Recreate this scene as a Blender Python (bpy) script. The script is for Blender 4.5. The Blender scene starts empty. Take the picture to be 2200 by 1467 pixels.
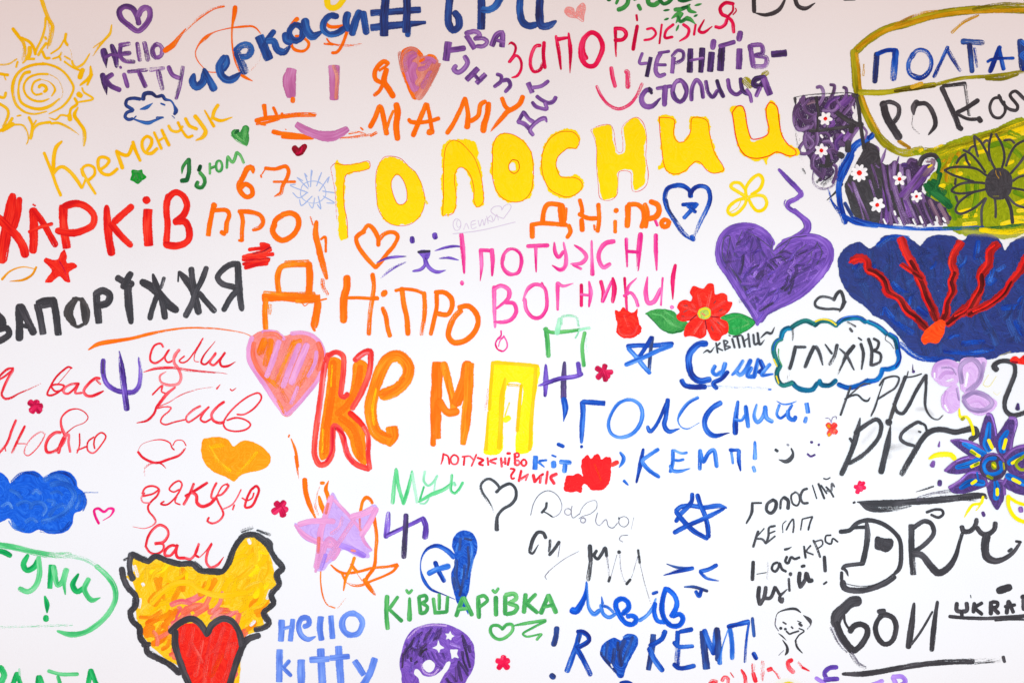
import bpy, math, random
from mathutils import Vector
from mathutils.geometry import tessellate_polygon
from mathutils.noise import noise as pnoise
random.seed(7)
SC = bpy.context.scene
COL = SC.collection
# ------------------------------------------------------------------ camera
cam_d = bpy.data.cameras.new('camera'); cam = bpy.data.objects.new('camera', cam_d); COL.objects.link(cam)
CZ = 1.5                                    # height of the picture's centre above the floor, metres
cam.location = (0, -2.0, CZ); cam.rotation_euler = (math.radians(90), 0, 0)
cam_d.sensor_width = 36; cam_d.lens = 36 * 2.0 / 2.2; cam_d.clip_end = 100
SC.camera = cam
# ------------------------------------------------------------------ light
W = bpy.data.worlds.new('World'); SC.world = W; W.use_nodes = True
bg = W.node_tree.nodes['Background']; bg.inputs[0].default_value = (.821, .584, .51, 1); bg.inputs[1].default_value = 1.0
def area(name, loc, target, size, power, col, spread=180):
    l = bpy.data.lights.new(name, 'AREA'); l.shape = 'RECTANGLE'; l.size, l.size_y = size; l.energy = power; l.color = col; l.spread = math.radians(spread)
    o = bpy.data.objects.new(name, l); COL.objects.link(o); o.location = loc
    o.rotation_euler = (Vector(target) - Vector(loc)).to_track_quat('-Z', 'Y').to_euler(); return o
area('added_cool_lamp', (.3, -2.6, 1.15), (.3, 0, 1.15), (6.4, 1.0), 18.6, (.44, .80, 1.0), 60)  # added soft lamp, shaped to brighten and cool the lower canvas
area('added_fill_lamp', (.4, -1.3, 1.4), (.3, 0, 1.35), (1.6, .9), 2.84, (.61, .92, 1.0), 120)  # added weak fill lamp, fitted so brightness drops towards the corners
SC.view_settings.view_transform = 'Standard'; SC.view_settings.look = 'None'
SC.view_settings.exposure = 0; SC.view_settings.gamma = 1; SC.view_settings.use_curve_mapping = False
SC.cycles.transparent_max_bounces = 48; SC.cycles.max_bounces = 6

# ------------------------------------------------------------------ paints: thin, body and thick colour, streak contrast
def lin(h):
    c = [int(h[i:i+2], 16) / 255 for i in (0, 2, 4)]
    return [x / 12.92 if x <= .04045 else ((x + .055) / 1.055) ** 2.4 for x in c]
PAL = {
 'amber': ('FDD63C', 'FBC905', 'F6B000'), 'amber_deep': ('FFD63A', 'FEC606', 'F6AE00'), 'amber_yellow': ('FFE055', 'FDCA17', 'F4B008'),
 'yellow': ('FFE93A', 'FFE000', 'FBD000'), 'yellow_lemon': ('FFF04A', 'FFEA08', 'F8D400'), 'bright_yellow': ('FFEC50', 'FADD08', 'EEC400'), 'pale_yellow': ('FFF8B8', 'FDF28C', 'F8E868'),
 'mustard': ('E8BE3A', 'D9A510', 'A87C0C'), 'mustard_orange': ('FFC04A', 'F3A20A', 'DB8600'),
 'orange': ('FF9228', 'FF7408', 'F25800'), 'orange_light': ('FFA224', 'FF8810', 'F27008'), 'orange_amber': ('FFB52E', 'FFA010', 'F58C08'), 'red_orange': ('FF6A28', 'FA4A12', 'E03408'),
 'red': ('FF4A34', 'F7281C', 'D8141A'), 'red_pure': ('FF3A34', 'F91E24', 'E8121E'), 'dark_red': ('B02036', '941228', '640A1C'), 'red_ink': ('FF7480', 'F5323E', 'E0182E'), 'red_light': ('FF9CA0', 'FA6E76', 'EE4452'),
 'vein_red': ('E0302C', 'B82220', '8A1614'), 'dark_vein': ('84241F', '6A1814', '4A0E10'),
 'coral': ('FF9A80', 'FB7A5C', 'F06044'), 'coral_red': ('FF7868', 'F95046', 'EA3230'), 'coral_pink': ('FF9A96', 'F77478', 'EC5560'), 'salmon': ('F0AC9A', 'E28C7E', 'D67864'), 'salmon_pink': ('FDA494', 'F58C84', 'EE746C'),
 'crimson': ('FA4A80', 'EC1250', 'C2083E'), 'crimson_deep': ('F0386C', 'DE1450', 'A80A3A'), 'rose': ('FB86A4', 'F04A7C', 'E01E58'), 'rose_deep': ('FA4A94', 'EC1A6A', 'D00A52'), 'rose_magenta': ('FF5CB4', 'FA1E8E', 'E00E74'), 'rose_red': ('FF4A74', 'FA1E52', 'E40E44'), 'hot_pink': ('FF86CA', 'F752A6', 'E82688'), 'crayon_red': ('FBBDB8', 'F79A96', 'F08080'),
 'pink': ('DA98CC', 'CE7CB6', 'BC66A2'), 'lilac_pink': ('F4B4DC', 'ECA2D4', 'DE90C8'), 'lilac': ('DDBDF4', 'CFABEC', 'BD98E0'), 'lilac_mid': ('C6A2F4', 'B48CEC', '9A72DC'), 'lilac_pale': ('EBCCF2', 'DDB4E8', 'CDA0DC'), 'lilac_pale2': ('E4BCEC', 'D4A6E0', 'C494D2'), 'lilac_gray': ('C8AED8', 'B094C4', '9078A8'),
 'purple': ('A87CC8', '7C49A2', '4C2A72'), 'violet': ('6E44A0', '472870', '281640'), 'purple_blue': ('A584E8', '7250C0', '40287A'), 'purple_vivid': ('9E70DA', '7646B8', '4A2A88'), 'purple_mid': ('8252C0', '643AA2', '402470'), 'gray_violet': ('6A5C84', '4C4264', '363048'), 'deep_violet': ('56386E', '38204A', '22142E'), 'plum': ('A68CBE', '76548E', '4A3058'), 'dusty_violet': ('A08494', '7E6278', '55405A'),
 'navy': ('2A62B8', '173C8C', '14205A'), 'navy_deep': ('1C3F9A', '152A78', '121E58'), 'blue': ('2E78CC', '0F4CA4', '0A347C'), 'cobalt': ('4A86E4', '1650BC', '1C2E86'), 'blue_bright': ('3A86F2', '1560DE', '0E48B8'), 'sky_blue': ('7CB2F6', '3A7EE0', '1E58C0'), 'azure': ('2E90E6', '0C70CE', '0A4EA0'), 'periwinkle': ('8CB0F8', '6C92EE', '5478DA'), 'pencil_blue': ('C0D0F2', 'A6BEEE', '94AEE8'), 'pencil_lilac': ('E6DAEA', 'D8C8DE', 'CCB8D4'),
 'teal': ('1E98C4', '0E6E96', '123C54'), 'teal_blue': ('1C9AD8', '0C68C0', '123E88'), 'teal_green': ('3CA08C', '1E7474', '1A4450'),
 'green': ('5CB45C', '3E9C4A', '247038'), 'dark_green': ('3A8A4A', '22703A', '144A28'), 'light_green': ('86D07E', '5CBC64', '3E9E50'), 'green_bright': ('38BC40', '12A02E', '087A22'), 'green_bright2': ('54D488', '20BC62', '0A9450'), 'green_leaf': ('8AB01E', '6E9A12', '4C7A10'), 'green_leaf2': ('52C068', '2AA44A', '188038'), 'green_grass': ('7CCC7C', '54B45E', '3C9850'), 'mint': ('C8F4D8', 'A4ECC0', '88DCA8'), 'mint_green': ('94E8AE', '66D88C', '3CBC6C'),
 'lime': ('B6C020', '96A40E', '74860E'), 'lime_pale': ('CCE07A', 'B4D05A', '9CB840'), 'olive': ('C8C02C', 'A6A014', '76700E'), 'dark_olive': ('8A7A18', '5E5210', '3A3008'),
 'black': ('5E5A60', '302D32', '232024'), 'black_soft': ('6A6463', '423D3C', '302C2C'), 'ink_gray': ('A8A2B0', '7E7888', '5E5868'), 'smudge_gray': ('A89E9A', '8A807C', '6E6460'),
 'white': ('FFFFFF', 'FAFAFA', 'ECECEE'),
}
FLAT = {'yellow_lemon', 'bright_yellow', 'black', 'yellow', 'orange', 'amber', 'amber_deep', 'red_pure', 'pencil_blue', 'pencil_lilac', 'crayon_red'}
GAIN = 0.97
DARK = {'navy', 'navy_deep', 'violet', 'deep_violet', 'purple', 'purple_vivid', 'purple_mid', 'plum', 'gray_violet', 'black', 'black_soft', 'blue'}
SOFT = {'smudge_gray', 'pale_yellow'}
_mats = {}
def mat(name):
    if name in _mats: return _mats[name]
    m = bpy.data.materials.new(name + '_paint'); m.use_nodes = True
    nt = m.node_tree; N = nt.nodes; K = nt.links
    for n in list(N): N.remove(n)
    def nd(t, **kw):
        n = N.new(t)
        for k, v in kw.items(): setattr(n, k, v)
        return n
    def mth(op, a, b=None, c=None, clamp=False):
        n = nd('ShaderNodeMath', operation=op, use_clamp=clamp)
        for i, x in enumerate((a, b, c)):
            if x is None: continue
            if isinstance(x, (int, float)): n.inputs[i].default_value = x
            else: K.new(x, n.inputs[i])
        return n.outputs[0]
    out = nd('ShaderNodeOutputMaterial'); bs = nd('ShaderNodeBsdfPrincipled'); tr = nd('ShaderNodeBsdfTransparent'); mx = nd('ShaderNodeMixShader')
    K.new(tr.outputs[0], mx.inputs[1]); K.new(bs.outputs[0], mx.inputs[2]); K.new(mx.outputs[0], out.inputs[0])
    br = nd('ShaderNodeAttribute', attribute_name='brush'); pa = nd('ShaderNodeAttribute', attribute_name='paint')
    sp = nd('ShaderNodeSeparateColor'); K.new(pa.outputs['Color'], sp.inputs[0])
    edge, dry, warp, rag = sp.outputs[0], sp.outputs[1], sp.outputs[2], pa.outputs['Alpha']
    geo = nd('ShaderNodeNewGeometry'); pos = geo.outputs['Position']
    def noise(vec, scale, detail=2.0, rough=.5, dist=0.0):
        n = nd('ShaderNodeTexNoise'); K.new(vec, n.inputs['Vector'])
        n.inputs['Scale'].default_value = scale; n.inputs['Detail'].default_value = detail; n.inputs['Roughness'].default_value = rough; n.inputs['Distortion'].default_value = dist
        return n.outputs[0]
    # brush space (along, across, seed) in mm; fills are swirled by a slow warp
    wn = nd('ShaderNodeTexNoise'); K.new(pos, wn.inputs['Vector']); wn.inputs['Scale'].default_value = 14; wn.inputs['Detail'].default_value = 1
    ws = nd('ShaderNodeVectorMath', operation='SUBTRACT'); K.new(wn.outputs['Color'], ws.inputs[0]); ws.inputs[1].default_value = (.5, .5, .5)
    wk = nd('ShaderNodeVectorMath', operation='SCALE'); K.new(ws.outputs[0], wk.inputs[0]); K.new(mth('MULTIPLY', warp, 70.0), wk.inputs['Scale'])
    wa = nd('ShaderNodeVectorMath', operation='ADD'); K.new(br.outputs['Vector'], wa.inputs[0]); K.new(wk.outputs[0], wa.inputs[1])
    def stretch(sx, sy):
        n = nd('ShaderNodeVectorMath', operation='MULTIPLY'); K.new(wa.outputs[0], n.inputs[0]); n.inputs[1].default_value = (sx, sy, 1); return n.outputs[0]
    streak = noise(stretch(.018, .30), 1.0, 3, .6)
    load = noise(stretch(.016, .05), 1.0, 2, .5)
    bris = noise(stretch(.05, .55), 1.0, 2, .6)
    grain = noise(pos, 420, 2, .6)
    # linen weave of the canvas under the paint
    wr = nd('ShaderNodeVectorRotate', rotation_type='Y_AXIS'); K.new(pos, wr.inputs['Vector']); wr.inputs['Angle'].default_value = .6
    sx = nd('ShaderNodeSeparateXYZ'); K.new(wr.outputs[0], sx.inputs[0])
    weave = mth('MULTIPLY', mth('SINE', mth('MULTIPLY', sx.outputs[0], 2 * math.pi / .0046)), mth('SINE', mth('MULTIPLY', sx.outputs[2], 2 * math.pi / .0046)))
    cover = mth('ADD', mth('ADD', mth('MULTIPLY', bris, .9), mth('MULTIPLY', streak, .9)), mth('ADD', mth('MULTIPLY', weave, .17), mth('MULTIPLY', grain, .35)))   # mean ~1.07
    cover = mth('MULTIPLY', mth('SUBTRACT', cover, .66), 1.22)                                                                      # about 0..1
    thr = mth('MULTIPLY_ADD', mth('POWER', mth('MAXIMUM', dry, 0.0), .7), 1.06, -.14)
    a1 = mth('MULTIPLY_ADD', mth('SUBTRACT', cover, thr), 3.2, .5, clamp=True)
    rn = noise(stretch(.10, .02), 1.0, 3, .65); rn2 = noise(pos, 260, 2, .6)
    e = mth('ADD', edge, mth('MULTIPLY', rag, mth('SUBTRACT', mth('ADD', mth('MULTIPLY', rn, .7), mth('MULTIPLY', rn2, .45)), .575)))
    a2 = mth('MULTIPLY_ADD', mth('SUBTRACT', 1.0, e), 9.0, .5, clamp=True)
    alpha = mth('MULTIPLY', a1, a2)
    if name in SOFT:      # rubbed, watery paint: an even faint film that fades out towards its rim
        alpha = mth('MULTIPLY', mth('MULTIPLY', mth('SUBTRACT', 1.0, mth('POWER', edge, 1.3), clamp=True), mth('MULTIPLY_ADD', load, 1.6, -.3, clamp=True)), mth('SUBTRACT', 1.0, dry))
    K.new(alpha, mx.inputs[0])
    # colour: thin paint is paler, pooled rims and loaded streaks are deeper
    thin, body, thick = [[x * GAIN for x in lin(h)] for h in PAL[name]]
    flat = .5 if name in FLAT else 1.0
    def mix(fac, a, b):
        n = nd('ShaderNodeMix', data_type='RGBA'); K.new(fac, n.inputs[0])
        for i, x in ((6, a), (7, b)):
            if isinstance(x, list): n.inputs[i].default_value = x + [1]
            else: K.new(x, n.inputs[i])
        return n.outputs[2]
    amount = mth('MULTIPLY_ADD', mth('SUBTRACT', mth('ADD', mth('MULTIPLY', streak, .75), mth('MULTIPLY', load, .6)), .62), 3.4 * flat, .5)
    amount = mth('MULTIPLY_ADD', mth('SUBTRACT', amount, .5), mth('MULTIPLY_ADD', warp, -.4, 1.0), .5)
    f1 = mth('MULTIPLY', amount, 1.6, clamp=True)
    f2 = mth('MULTIPLY', mth('SUBTRACT', amount, .62), 1.8 * flat, clamp=True)
    rim = mth('MULTIPLY', mth('MULTIPLY', mth('SUBTRACT', e, .62), 3.0, clamp=True), mth('MULTIPLY_ADD', load, 1.6, -.45, clamp=True))
    f2 = mth('MAXIMUM', f2, mth('MULTIPLY', rim, .8 * flat))
    K.new(mix(f2, mix(f1, thin, body), thick), bs.inputs['Base Color'])
    bs.inputs['Roughness'].default_value = .46; bs.inputs['Specular IOR Level'].default_value = .3 if name in DARK else .05
    bp = nd('ShaderNodeBump'); bp.inputs['Strength'].default_value = .34; bp.inputs['Distance'].default_value = .002
    K.new(mth('ADD', mth('ADD', streak, mth('MULTIPLY', bris, .5)), mth('MULTIPLY', load, .7)), bp.inputs['Height']); K.new(bp.outputs[0], bs.inputs['Normal'])
    _mats[name] = m; return m

# ------------------------------------------------------------------ the canvas
def canvas():
    m = bpy.data.materials.new('primed_canvas'); m.use_nodes = True; nt = m.node_tree; N = nt.nodes; K = nt.links; bs = N['Principled BSDF']
    bs.inputs['Roughness'].default_value = .8; bs.inputs['Specular IOR Level'].default_value = .15
    geo = N.new('ShaderNodeNewGeometry'); n1 = N.new('ShaderNodeTexNoise'); n1.inputs['Scale'].default_value = 3.2; n1.inputs['Detail'].default_value = 3
    n2 = N.new('ShaderNodeTexNoise'); n2.inputs['Scale'].default_value = 420; n2.inputs['Detail'].default_value = 2
    K.new(geo.outputs[0], n1.inputs['Vector']); K.new(geo.outputs[0], n2.inputs['Vector'])
    ad = N.new('ShaderNodeMath'); ad.operation = 'ADD'; K.new(n1.outputs[0], ad.inputs[0]); K.new(n2.outputs[0], ad.inputs[1])
    cr = N.new('ShaderNodeValToRGB'); K.new(ad.outputs[0], cr.inputs[0])
    cr.color_ramp.elements[0].position = .55; cr.color_ramp.elements[0].color = (.795, .79, .80, 1); cr.color_ramp.elements[1].position = 1.4; cr.color_ramp.elements[1].color = (.85, .848, .855, 1)
    K.new(cr.outputs[0], bs.inputs['Base Color'])
    bp = N.new('ShaderNodeBump'); bp.inputs['Strength'].default_value = .25; bp.inputs['Distance'].default_value = .001; K.new(n2.outputs[0], bp.inputs['Height']); K.new(bp.outputs[0], bs.inputs['Normal'])
    x0, x1, z0, z1, t = -1.75, 1.75, .3, 2.7, .03
    v = [(x, y, z) for y in (0, t) for x, z in ((x0, z0), (x1, z0), (x1, z1), (x0, z1))]
    f = [(0, 1, 2, 3), (5, 4, 7, 6), (4, 5, 1, 0), (6, 7, 3, 2), (7, 4, 0, 3), (5, 6, 2, 1)]
    me = bpy.data.meshes.new('painted_canvas'); me.from_pydata([(a, b, c - z0) for a, b, c in v], [], f); me.materials.append(m)
    o = bpy.data.objects.new('painted_canvas', me); o.location = (0, 0, z0); COL.objects.link(o)
    o['label'] = 'large white canvas covered all over in bright hand painted words, hearts, flowers and stars'; o['category'] = 'painted canvas'
    return o
CANVAS = canvas()

# ------------------------------------------------------------------ brush strokes; coordinates are millimetres on the canvas
PARTS = []; ST = {'ox': 0, 'oy': 0, 'u': 1.0}
def T(ox, oy, w): ST.update(ox=ox, oy=oy, u=w / 220)
def P(name, label): PARTS.append({'name': name, 'label': label, 'subs': [['', []]]})
def L(name='letter'):
    PARTS[-1]['subs'].append([name, []])
def pts(q):
    r = []
    for tok in q.split():
        a = [float(x) for x in tok.split(',')]
        r.append((ST['ox'] + a[0] * ST['u'], ST['oy'] + a[1] * ST['u'], a[2] if len(a) > 2 else 1.0))
    return r
def spline(p, closed=False, step=3.0):
    n = len(p); out = []
    if n == 2 and not closed:
        k = max(2, int(math.hypot(p[1][0] - p[0][0], p[1][1] - p[0][1]) / step)); return [tuple(p[0][c] + (p[1][c] - p[0][c]) * i / k for c in range(3)) for i in range(k + 1)]
    seg = n if closed else n - 1
    for i in range(seg):
        a, b = p[i], p[(i + 1) % n]
        z = p[i - 1] if (closed or i > 0) else tuple(2 * a[c] - b[c] for c in range(3))
        y = p[(i + 2) % n] if (closed or i + 2 < n) else tuple(2 * b[c] - a[c] for c in range(3))
        d = lambda s, t: max(math.hypot(s[0] - t[0], s[1] - t[1]), 1e-3) ** .5
        t1 = d(z, a); t2 = t1 + d(a, b); t3 = t2 + d(b, y)
        k = max(1, int(math.hypot(b[0] - a[0], b[1] - a[1]) / step))
        for j in range(k):
            t = t1 + (t2 - t1) * j / k; r = []
            for c in range(3):
                A1 = z[c] * (t1 - t) / t1 + a[c] * t / t1; A2 = a[c] * (t2 - t) / (t2 - t1) + b[c] * (t - t1) / (t2 - t1); A3 = b[c] * (t3 - t) / (t3 - t2) + y[c] * (t - t2) / (t3 - t2)
                B1 = A1 * (t2 - t) / t2 + A2 * t / t2; B2 = A2 * (t3 - t) / (t3 - t1) + A3 * (t - t1) / (t3 - t1)
                r.append(B1 * (t2 - t) / (t2 - t1) + B2 * (t - t1) / (t2 - t1))
            r[2] = max(.15, r[2]); out.append(tuple(r))
    if not closed: out.append(p[-1])
    return out
BOXES = []
def height(x0, x1, y0, y1):
    z = 0
    for b in BOXES:
        if b[0] < x1 and b[1] > x0 and b[2] < y1 and b[3] > y0 and b[4] > z: z = b[4]
    z += 1; BOXES.append((x0, x1, y0, y1, z)); return -(.0003 + z * 9e-6)
SEED = [0]
def seed(): SEED[0] += 1; return SEED[0] * 7.31
def emit(m, verts, faces, brush, paint): PARTS[-1]['subs'][-1][1].append((m, verts, faces, brush, paint))
def ribbon(m, c, w, d, sq, rg, pt):
    n = len(c); s = seed(); cum = [0]
    for i in range(1, n): cum.append(cum[-1] + math.hypot(c[i][0] - c[i-1][0], c[i][1] - c[i-1][1]))
    tot = max(cum[-1], .01); half = w / 2; d0, d1 = d if isinstance(d, tuple) else (d, d)
    rnd = random.Random(s); side = rnd.uniform(-1, 1) * (.10 + .35 * min(.5, max(d0, d1))); tail = rnd.uniform(0, .16) if w > 5 else 0
    def tang(i):
        a = c[max(0, i - 1)]; b = c[min(n - 1, i + 1)]; l = math.hypot(b[0] - a[0], b[1] - a[1]) or 1; return (b[0] - a[0]) / l, (b[1] - a[1]) / l
    rows = []                                   # x, y, normal, half width, along, end factor, dryness
    cap = half * (.16 if sq else .55)
    nc = 3
    t0 = tang(0)
    for j in range(nc, 0, -1): rows.append((c[0][0] - t0[0] * cap * j / nc, c[0][1] - t0[1] * cap * j / nc, t0, c[0][2], -cap * j / nc, j / nc, d0))
    for i in range(n):
        f = cum[i] / tot
        rows.append((c[i][0], c[i][1], tang(i), c[i][2], cum[i], 0, d0 + (d1 - d0) * f))
    t1 = tang(n - 1)
    for j in range(1, nc + 1): rows.append((c[-1][0] + t1[0] * cap * j / nc, c[-1][1] + t1[1] * cap * j / nc, t1, c[-1][2], tot + cap * j / nc, j / nc, d1))
    V, F, B, A = [], [], [], []
    K = (-1.18, -.9, -.5, 0, .5, .9, 1.18)
    xs = [r[0] for r in rows]; ys = [r[1] for r in rows]
    y = height(min(xs) - half, max(xs) + half, min(ys) - half, max(ys) + half)
    base_rag = min(.85, .40 + 1.0 / max(w, 1)) * rg
    for r in rows:
        k = r[3]
        if pt: k *= max(.12, math.sin(math.pi * min(1, max(0, (r[4] + cap) / (tot + 2 * cap)))) ** .6)
        wob = 1 + .13 * rg * pnoise(Vector((r[4] * .035, s, 0)))
        off = .10 * half * rg * pnoise(Vector((r[4] * .03, s + 50, 0)))
        h = half * k * wob * 1.10; tx, ty = r[2]; ins = half * (.06 if sq else .5); over = max(0, ins - r[4], r[4] - tot + ins) / (ins + cap)
        for v in K:
            V.append((r[0] - ty * (h * v + off), y - 4e-6 * (r[4] / max(tot, 20)), r[1] + tx * (h * v + off)))
            B.append((r[4], v * h, s))
            ee = math.sqrt(v * v + over * over) if over else abs(v)
            fr = max(0.0, min(1.0, r[4] / tot)); A.append((ee, max(0.0, r[6] + side * v + tail * max(0, fr - .6) / .4 - .02), 0.0, base_rag))
    q = len(K)
    for i in range(len(rows) - 1):
        for j in range(q - 1): F.append((i * q + j, i * q + j + 1, (i + 1) * q + j + 1, (i + 1) * q + j))
    emit(m, V, F, B, A)
def S(m, w, q, d=0.0, sq=0, rg=1.0, pt=0):
    w = w * ST['u']; p = pts(q)
    if m == 'red_ink': d = tuple(x + .09 for x in d) if isinstance(d, tuple) else d + .09
    ribbon(m, spline(p, step=max(2.0, min(4.0, w * .35))), w, d, sq, rg, pt)
def E(m, w, cx, cy, rx, ry, d=0.0):
    o = random.uniform(3.6, 5.2); q = []
    for i in range(14):
        a = o + i * 2 * math.pi / 12.6; k = 1 + random.uniform(-.04, .04)
        q.append('%.2f,%.2f,%.2f' % (cx + rx * k * math.cos(a), cy + ry * k * math.sin(a), random.uniform(.85, 1.12)))
    S(m, w, ' '.join(q), d=d)
def outline(q, rg, s):
    c = spline(pts(q), closed=True, step=2.6); n = len(c); o = []
    for i in range(n):
        a = c[i-1]; b = c[(i + 1) % n]; l = math.hypot(b[0] - a[0], b[1] - a[1]) or 1
        k = rg * (1.6 * pnoise(Vector((c[i][0] * .09, c[i][1] * .09, s))) + 1.3 * pnoise(Vector((c[i][0] * .28, c[i][1] * .28, s + 9))))
        o.append((c[i][0] + (b[1] - a[1]) / l * k, c[i][1] - (b[0] - a[0]) / l * k))
    return o
def F(m, q, d=0.03, h=None, rg=.7):
    s = seed(); loops = [outline(q, rg, s)]
    for k in (h.split('|') if h else []): loops.append(outline(k, rg * .7, s + 3))
    tri = tessellate_polygon([[Vector((x, y, 0)) for x, y in l] for l in loops])
    flat = [p for l in loops for p in l]
    xs = [p[0] for p in loops[0]]; ys = [p[1] for p in loops[0]]
    y = height(min(xs), max(xs), min(ys), max(ys)); a = random.uniform(.3, 1.5); ca, sa = math.cos(a), math.sin(a)
    emit(m, [(p[0], y, p[1]) for p in flat], [tuple(t) for t in tri], [(p[0] * ca + p[1] * sa, -p[0] * sa + p[1] * ca, s) for p in flat], [(0.0, d, 1.0, 0.0)] * len(flat))
def H(m, q, ang, spacing, w, d=0.0):
    p = [(x, y) for x, y, k in pts(q)]; u = ST['u']; a = math.radians(ang); ca, sa = math.cos(a), math.sin(a)
    r = [(x * ca + y * sa, -x * sa + y * ca) for x, y in p]; lo = min(y for x, y in r); hi = max(y for x, y in r); v = lo + spacing * u * .4
    while v < hi:
        xs = []
        for i in range(len(r)):
            (x0, y0), (x1, y1) = r[i-1], r[i]
            if (y0 - v) * (y1 - v) < 0: xs.append(x0 + (x1 - x0) * (v - y0) / (y1 - y0))
        xs.sort()
        for x0, x1 in zip(xs[::2], xs[1::2]):
            if x1 - x0 < w * u * .8: continue
            ins = w * u * .45; g = [x0 + ins * random.uniform(.2, 1.2), x1 - ins * random.uniform(.2, 1.2)]; k = max(2, int((g[1] - g[0]) / 22)); cc = []; tilt = random.uniform(-.9, .9)
            for i in range(k + 1):
                x = g[0] + (g[1] - g[0]) * i / k; yy = v + (random.uniform(-.22, .22) + tilt * (i / k - .5)) * spacing * u
                cc.append((x * ca - yy * sa, x * sa + yy * ca, random.uniform(.75, 1.15)))
            if random.random() < .5: cc.reverse()
            ribbon(m, spline(cc), w * u, (d * random.uniform(.3, 1.0), d * random.uniform(.8, 1.5)), 0, 1.0, 0)
        v += spacing * u * random.uniform(.75, 1.25)

def inside(p, x, y):
    c = False
    for i in range(len(p)):
        (x0, y0), (x1, y1) = p[i-1], p[i]
        if (y0 > y) != (y1 > y) and x < (x1 - x0) * (y - y0) / (y1 - y0) + x0: c = not c
    return c
def R(q, n, w, ln, ang, pick, d=.3):
    p = [tuple(float(c) for c in t.split(',')[:2]) for t in q.split()]; bx = [a for a, b in p]; by = [b for a, b in p]; k = 0
    for _ in range(n * 8):
        x, y = random.uniform(min(bx), max(bx)), random.uniform(min(by), max(by)); a = math.radians(ang + random.gauss(0, 28)); l = ln * random.uniform(.5, 1.1) / 2; bend = random.uniform(-.35, .35) * l
        e = [(x - math.cos(a) * l, y - math.sin(a) * l), (x - math.sin(a) * bend, y + math.cos(a) * bend), (x + math.cos(a) * l, y + math.sin(a) * l)]
        if not all(inside(p, *t) for t in e): continue
        S(pick(x, y), w * random.uniform(.6, 1.2), ' '.join('%.2f,%.2f' % t for t in e), d=(d * .7, d * 1.3)); k += 1
        if k >= n: break
# ---------------------------------------------------------------- upper band
T(0,0,400)
P('painted_sun','yellow spiral sun with wavy flame rays')
L('ray')
S('amber',4,'48,-4 55,17 58,24 62,31 61,42 58,54',d=(0,.3))
S('amber',2.6,'54,21 53,33 49,47 44,57 42,63',d=.1)
S('amber',1.6,'57,27 59,36 57,50 56,58',d=.4)
S('amber',4,'15,34 21,42 28,52 29,62 27,73',d=(0,.45))
S('amber',3.2,'25,45 35,50 40,57 42,65')
S('amber',5,'35,56 35,63 32,70')
S('amber',2.8,'32,70 41,70')
S('amber',2.2,'31,71 27,75')
S('amber',2.6,'53,44 55,47')
S('amber',3,'55,51 49,59 45,66')
S('amber',3,'50,61 54,69 59,69')
S('amber',3.2,'78,40 77,49 80,54')
S('amber',2,'76,47 70,57 60,64')
S('amber',1,'80,54 84,61 85,69',d=.6)
S('amber',2,'62,70 70,67 73,62',d=.2)
S('amber',2.2,'70,66 72,72')
S('amber',2.4,'76,67 83,71',d=.2)
S('amber',2.8,'132,30,.5 130,40 124,47 117,55 110,66,.4',d=(0,.4))
S('amber',1.4,'126,46 115,53 110,57',d=.4)
S('amber',2.6,'106,64,.5 98,76 90,80 86,76 85,72')
S('amber',2.4,'76,73 86,80 96,84')
S('amber',5.2,'98,82 94,93')
S('amber',4.2,'107,79,.5 107,90 95,101,.5')
S('amber',2.6,'109,88 103,101')
S('amber',2.2,'97,104 99,109 110,117 93,121')
S('amber',6,'92,111 96,114')
S('amber',3,'88,116 91,123 84,129 82,138')
S('amber',2,'-4,77 10,76 20,70',d=.3)
S('amber',2.4,'21,73 19,80')
S('amber',3,'-4,87 10,89')
S('amber',1.5,'5,90 7,95')
T(0,170,400)
S('amber',4,'92,34,.5 88,43 93,51 99,60 100,70 99,79,.7',d=(.1,.2))
S('amber',5,'82,42 83,49')
S('amber',2.2,'58,46,.4 66,48 72,43 80,44')
S('amber',2.6,'60,53 68,52 80,57 93,66,.5',d=(0,.5))
S('amber',3,'60,51 45,54 39,60 37,69')
S('amber',3.2,'34,45 38,55 36,71')
S('amber',2,'43,49 39,55')
S('amber',2.2,'17,54 27,55 32,63 33,72 31,77',d=(0,.5))
S('amber',3,'15,46 9,55 -2,63')
S('amber',5,'16,53 2,61',d=.1)
S('amber',3.2,'-3,28 8,35 10,40 8,48 4,57',d=(0,.3))
S('amber',2,'20,44 25,43')
S('amber',3.2,'-2,21 5,22 7,16')
L('spiral')
T(0,0,400)
S('amber',3.6,'46,104 48,101 53,102 55,106 52,109')
S('amber',2.4,'48,94 41,97 38,103 38,108 42,112 50,111',d=.1)
S('amber',2,'48,94,.3 58,97,.5 64,103,1 65,107,1.2 61,114,.7')
S('amber',2.6,'57,88 46,88 36,91 30,97 28,105 32,114 40,119 50,120 58,117,.5',d=.12)
S('amber',1,'58,88 68,94 73,103 74,112 69,120',d=.5)
S('amber',3.2,'36,85,1.2 29,87 24,95 22,103,.7 22,112 25,121 35,127,1.1 48,129,1.1 60,125 70,117,.5',d=.12)
S('amber',3,'55,76 40,77 27,82 19,90 15,102,1.3 16,115 20,125 30,133,.8 42,135,.7 55,132,.5',d=.15)
S('amber',2.6,'50,75 65,79 75,85 83,95 87,104 83,115 74,126 58,135,.5',d=.15)
T(0,0,400)
P('painted_heart','small thick purple heart outline near the top left')
S('purple',6,'164,29 162,20 156,10 147,8 141,13 143,22 152,30 163,37 172,30 177,21 176,11 171,9.5 166,13 163,20',d=.05)
P('painted_word','purple two line greeting beginning HELLO')
L();S('violet',7,'122,59 124,68 125.5,79,.2',d=(0,.25));S('violet',7,'132,54,.7 136,66 138,79,.6',d=.12);S('purple',4,'124,69 131,65 139,66')
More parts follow.
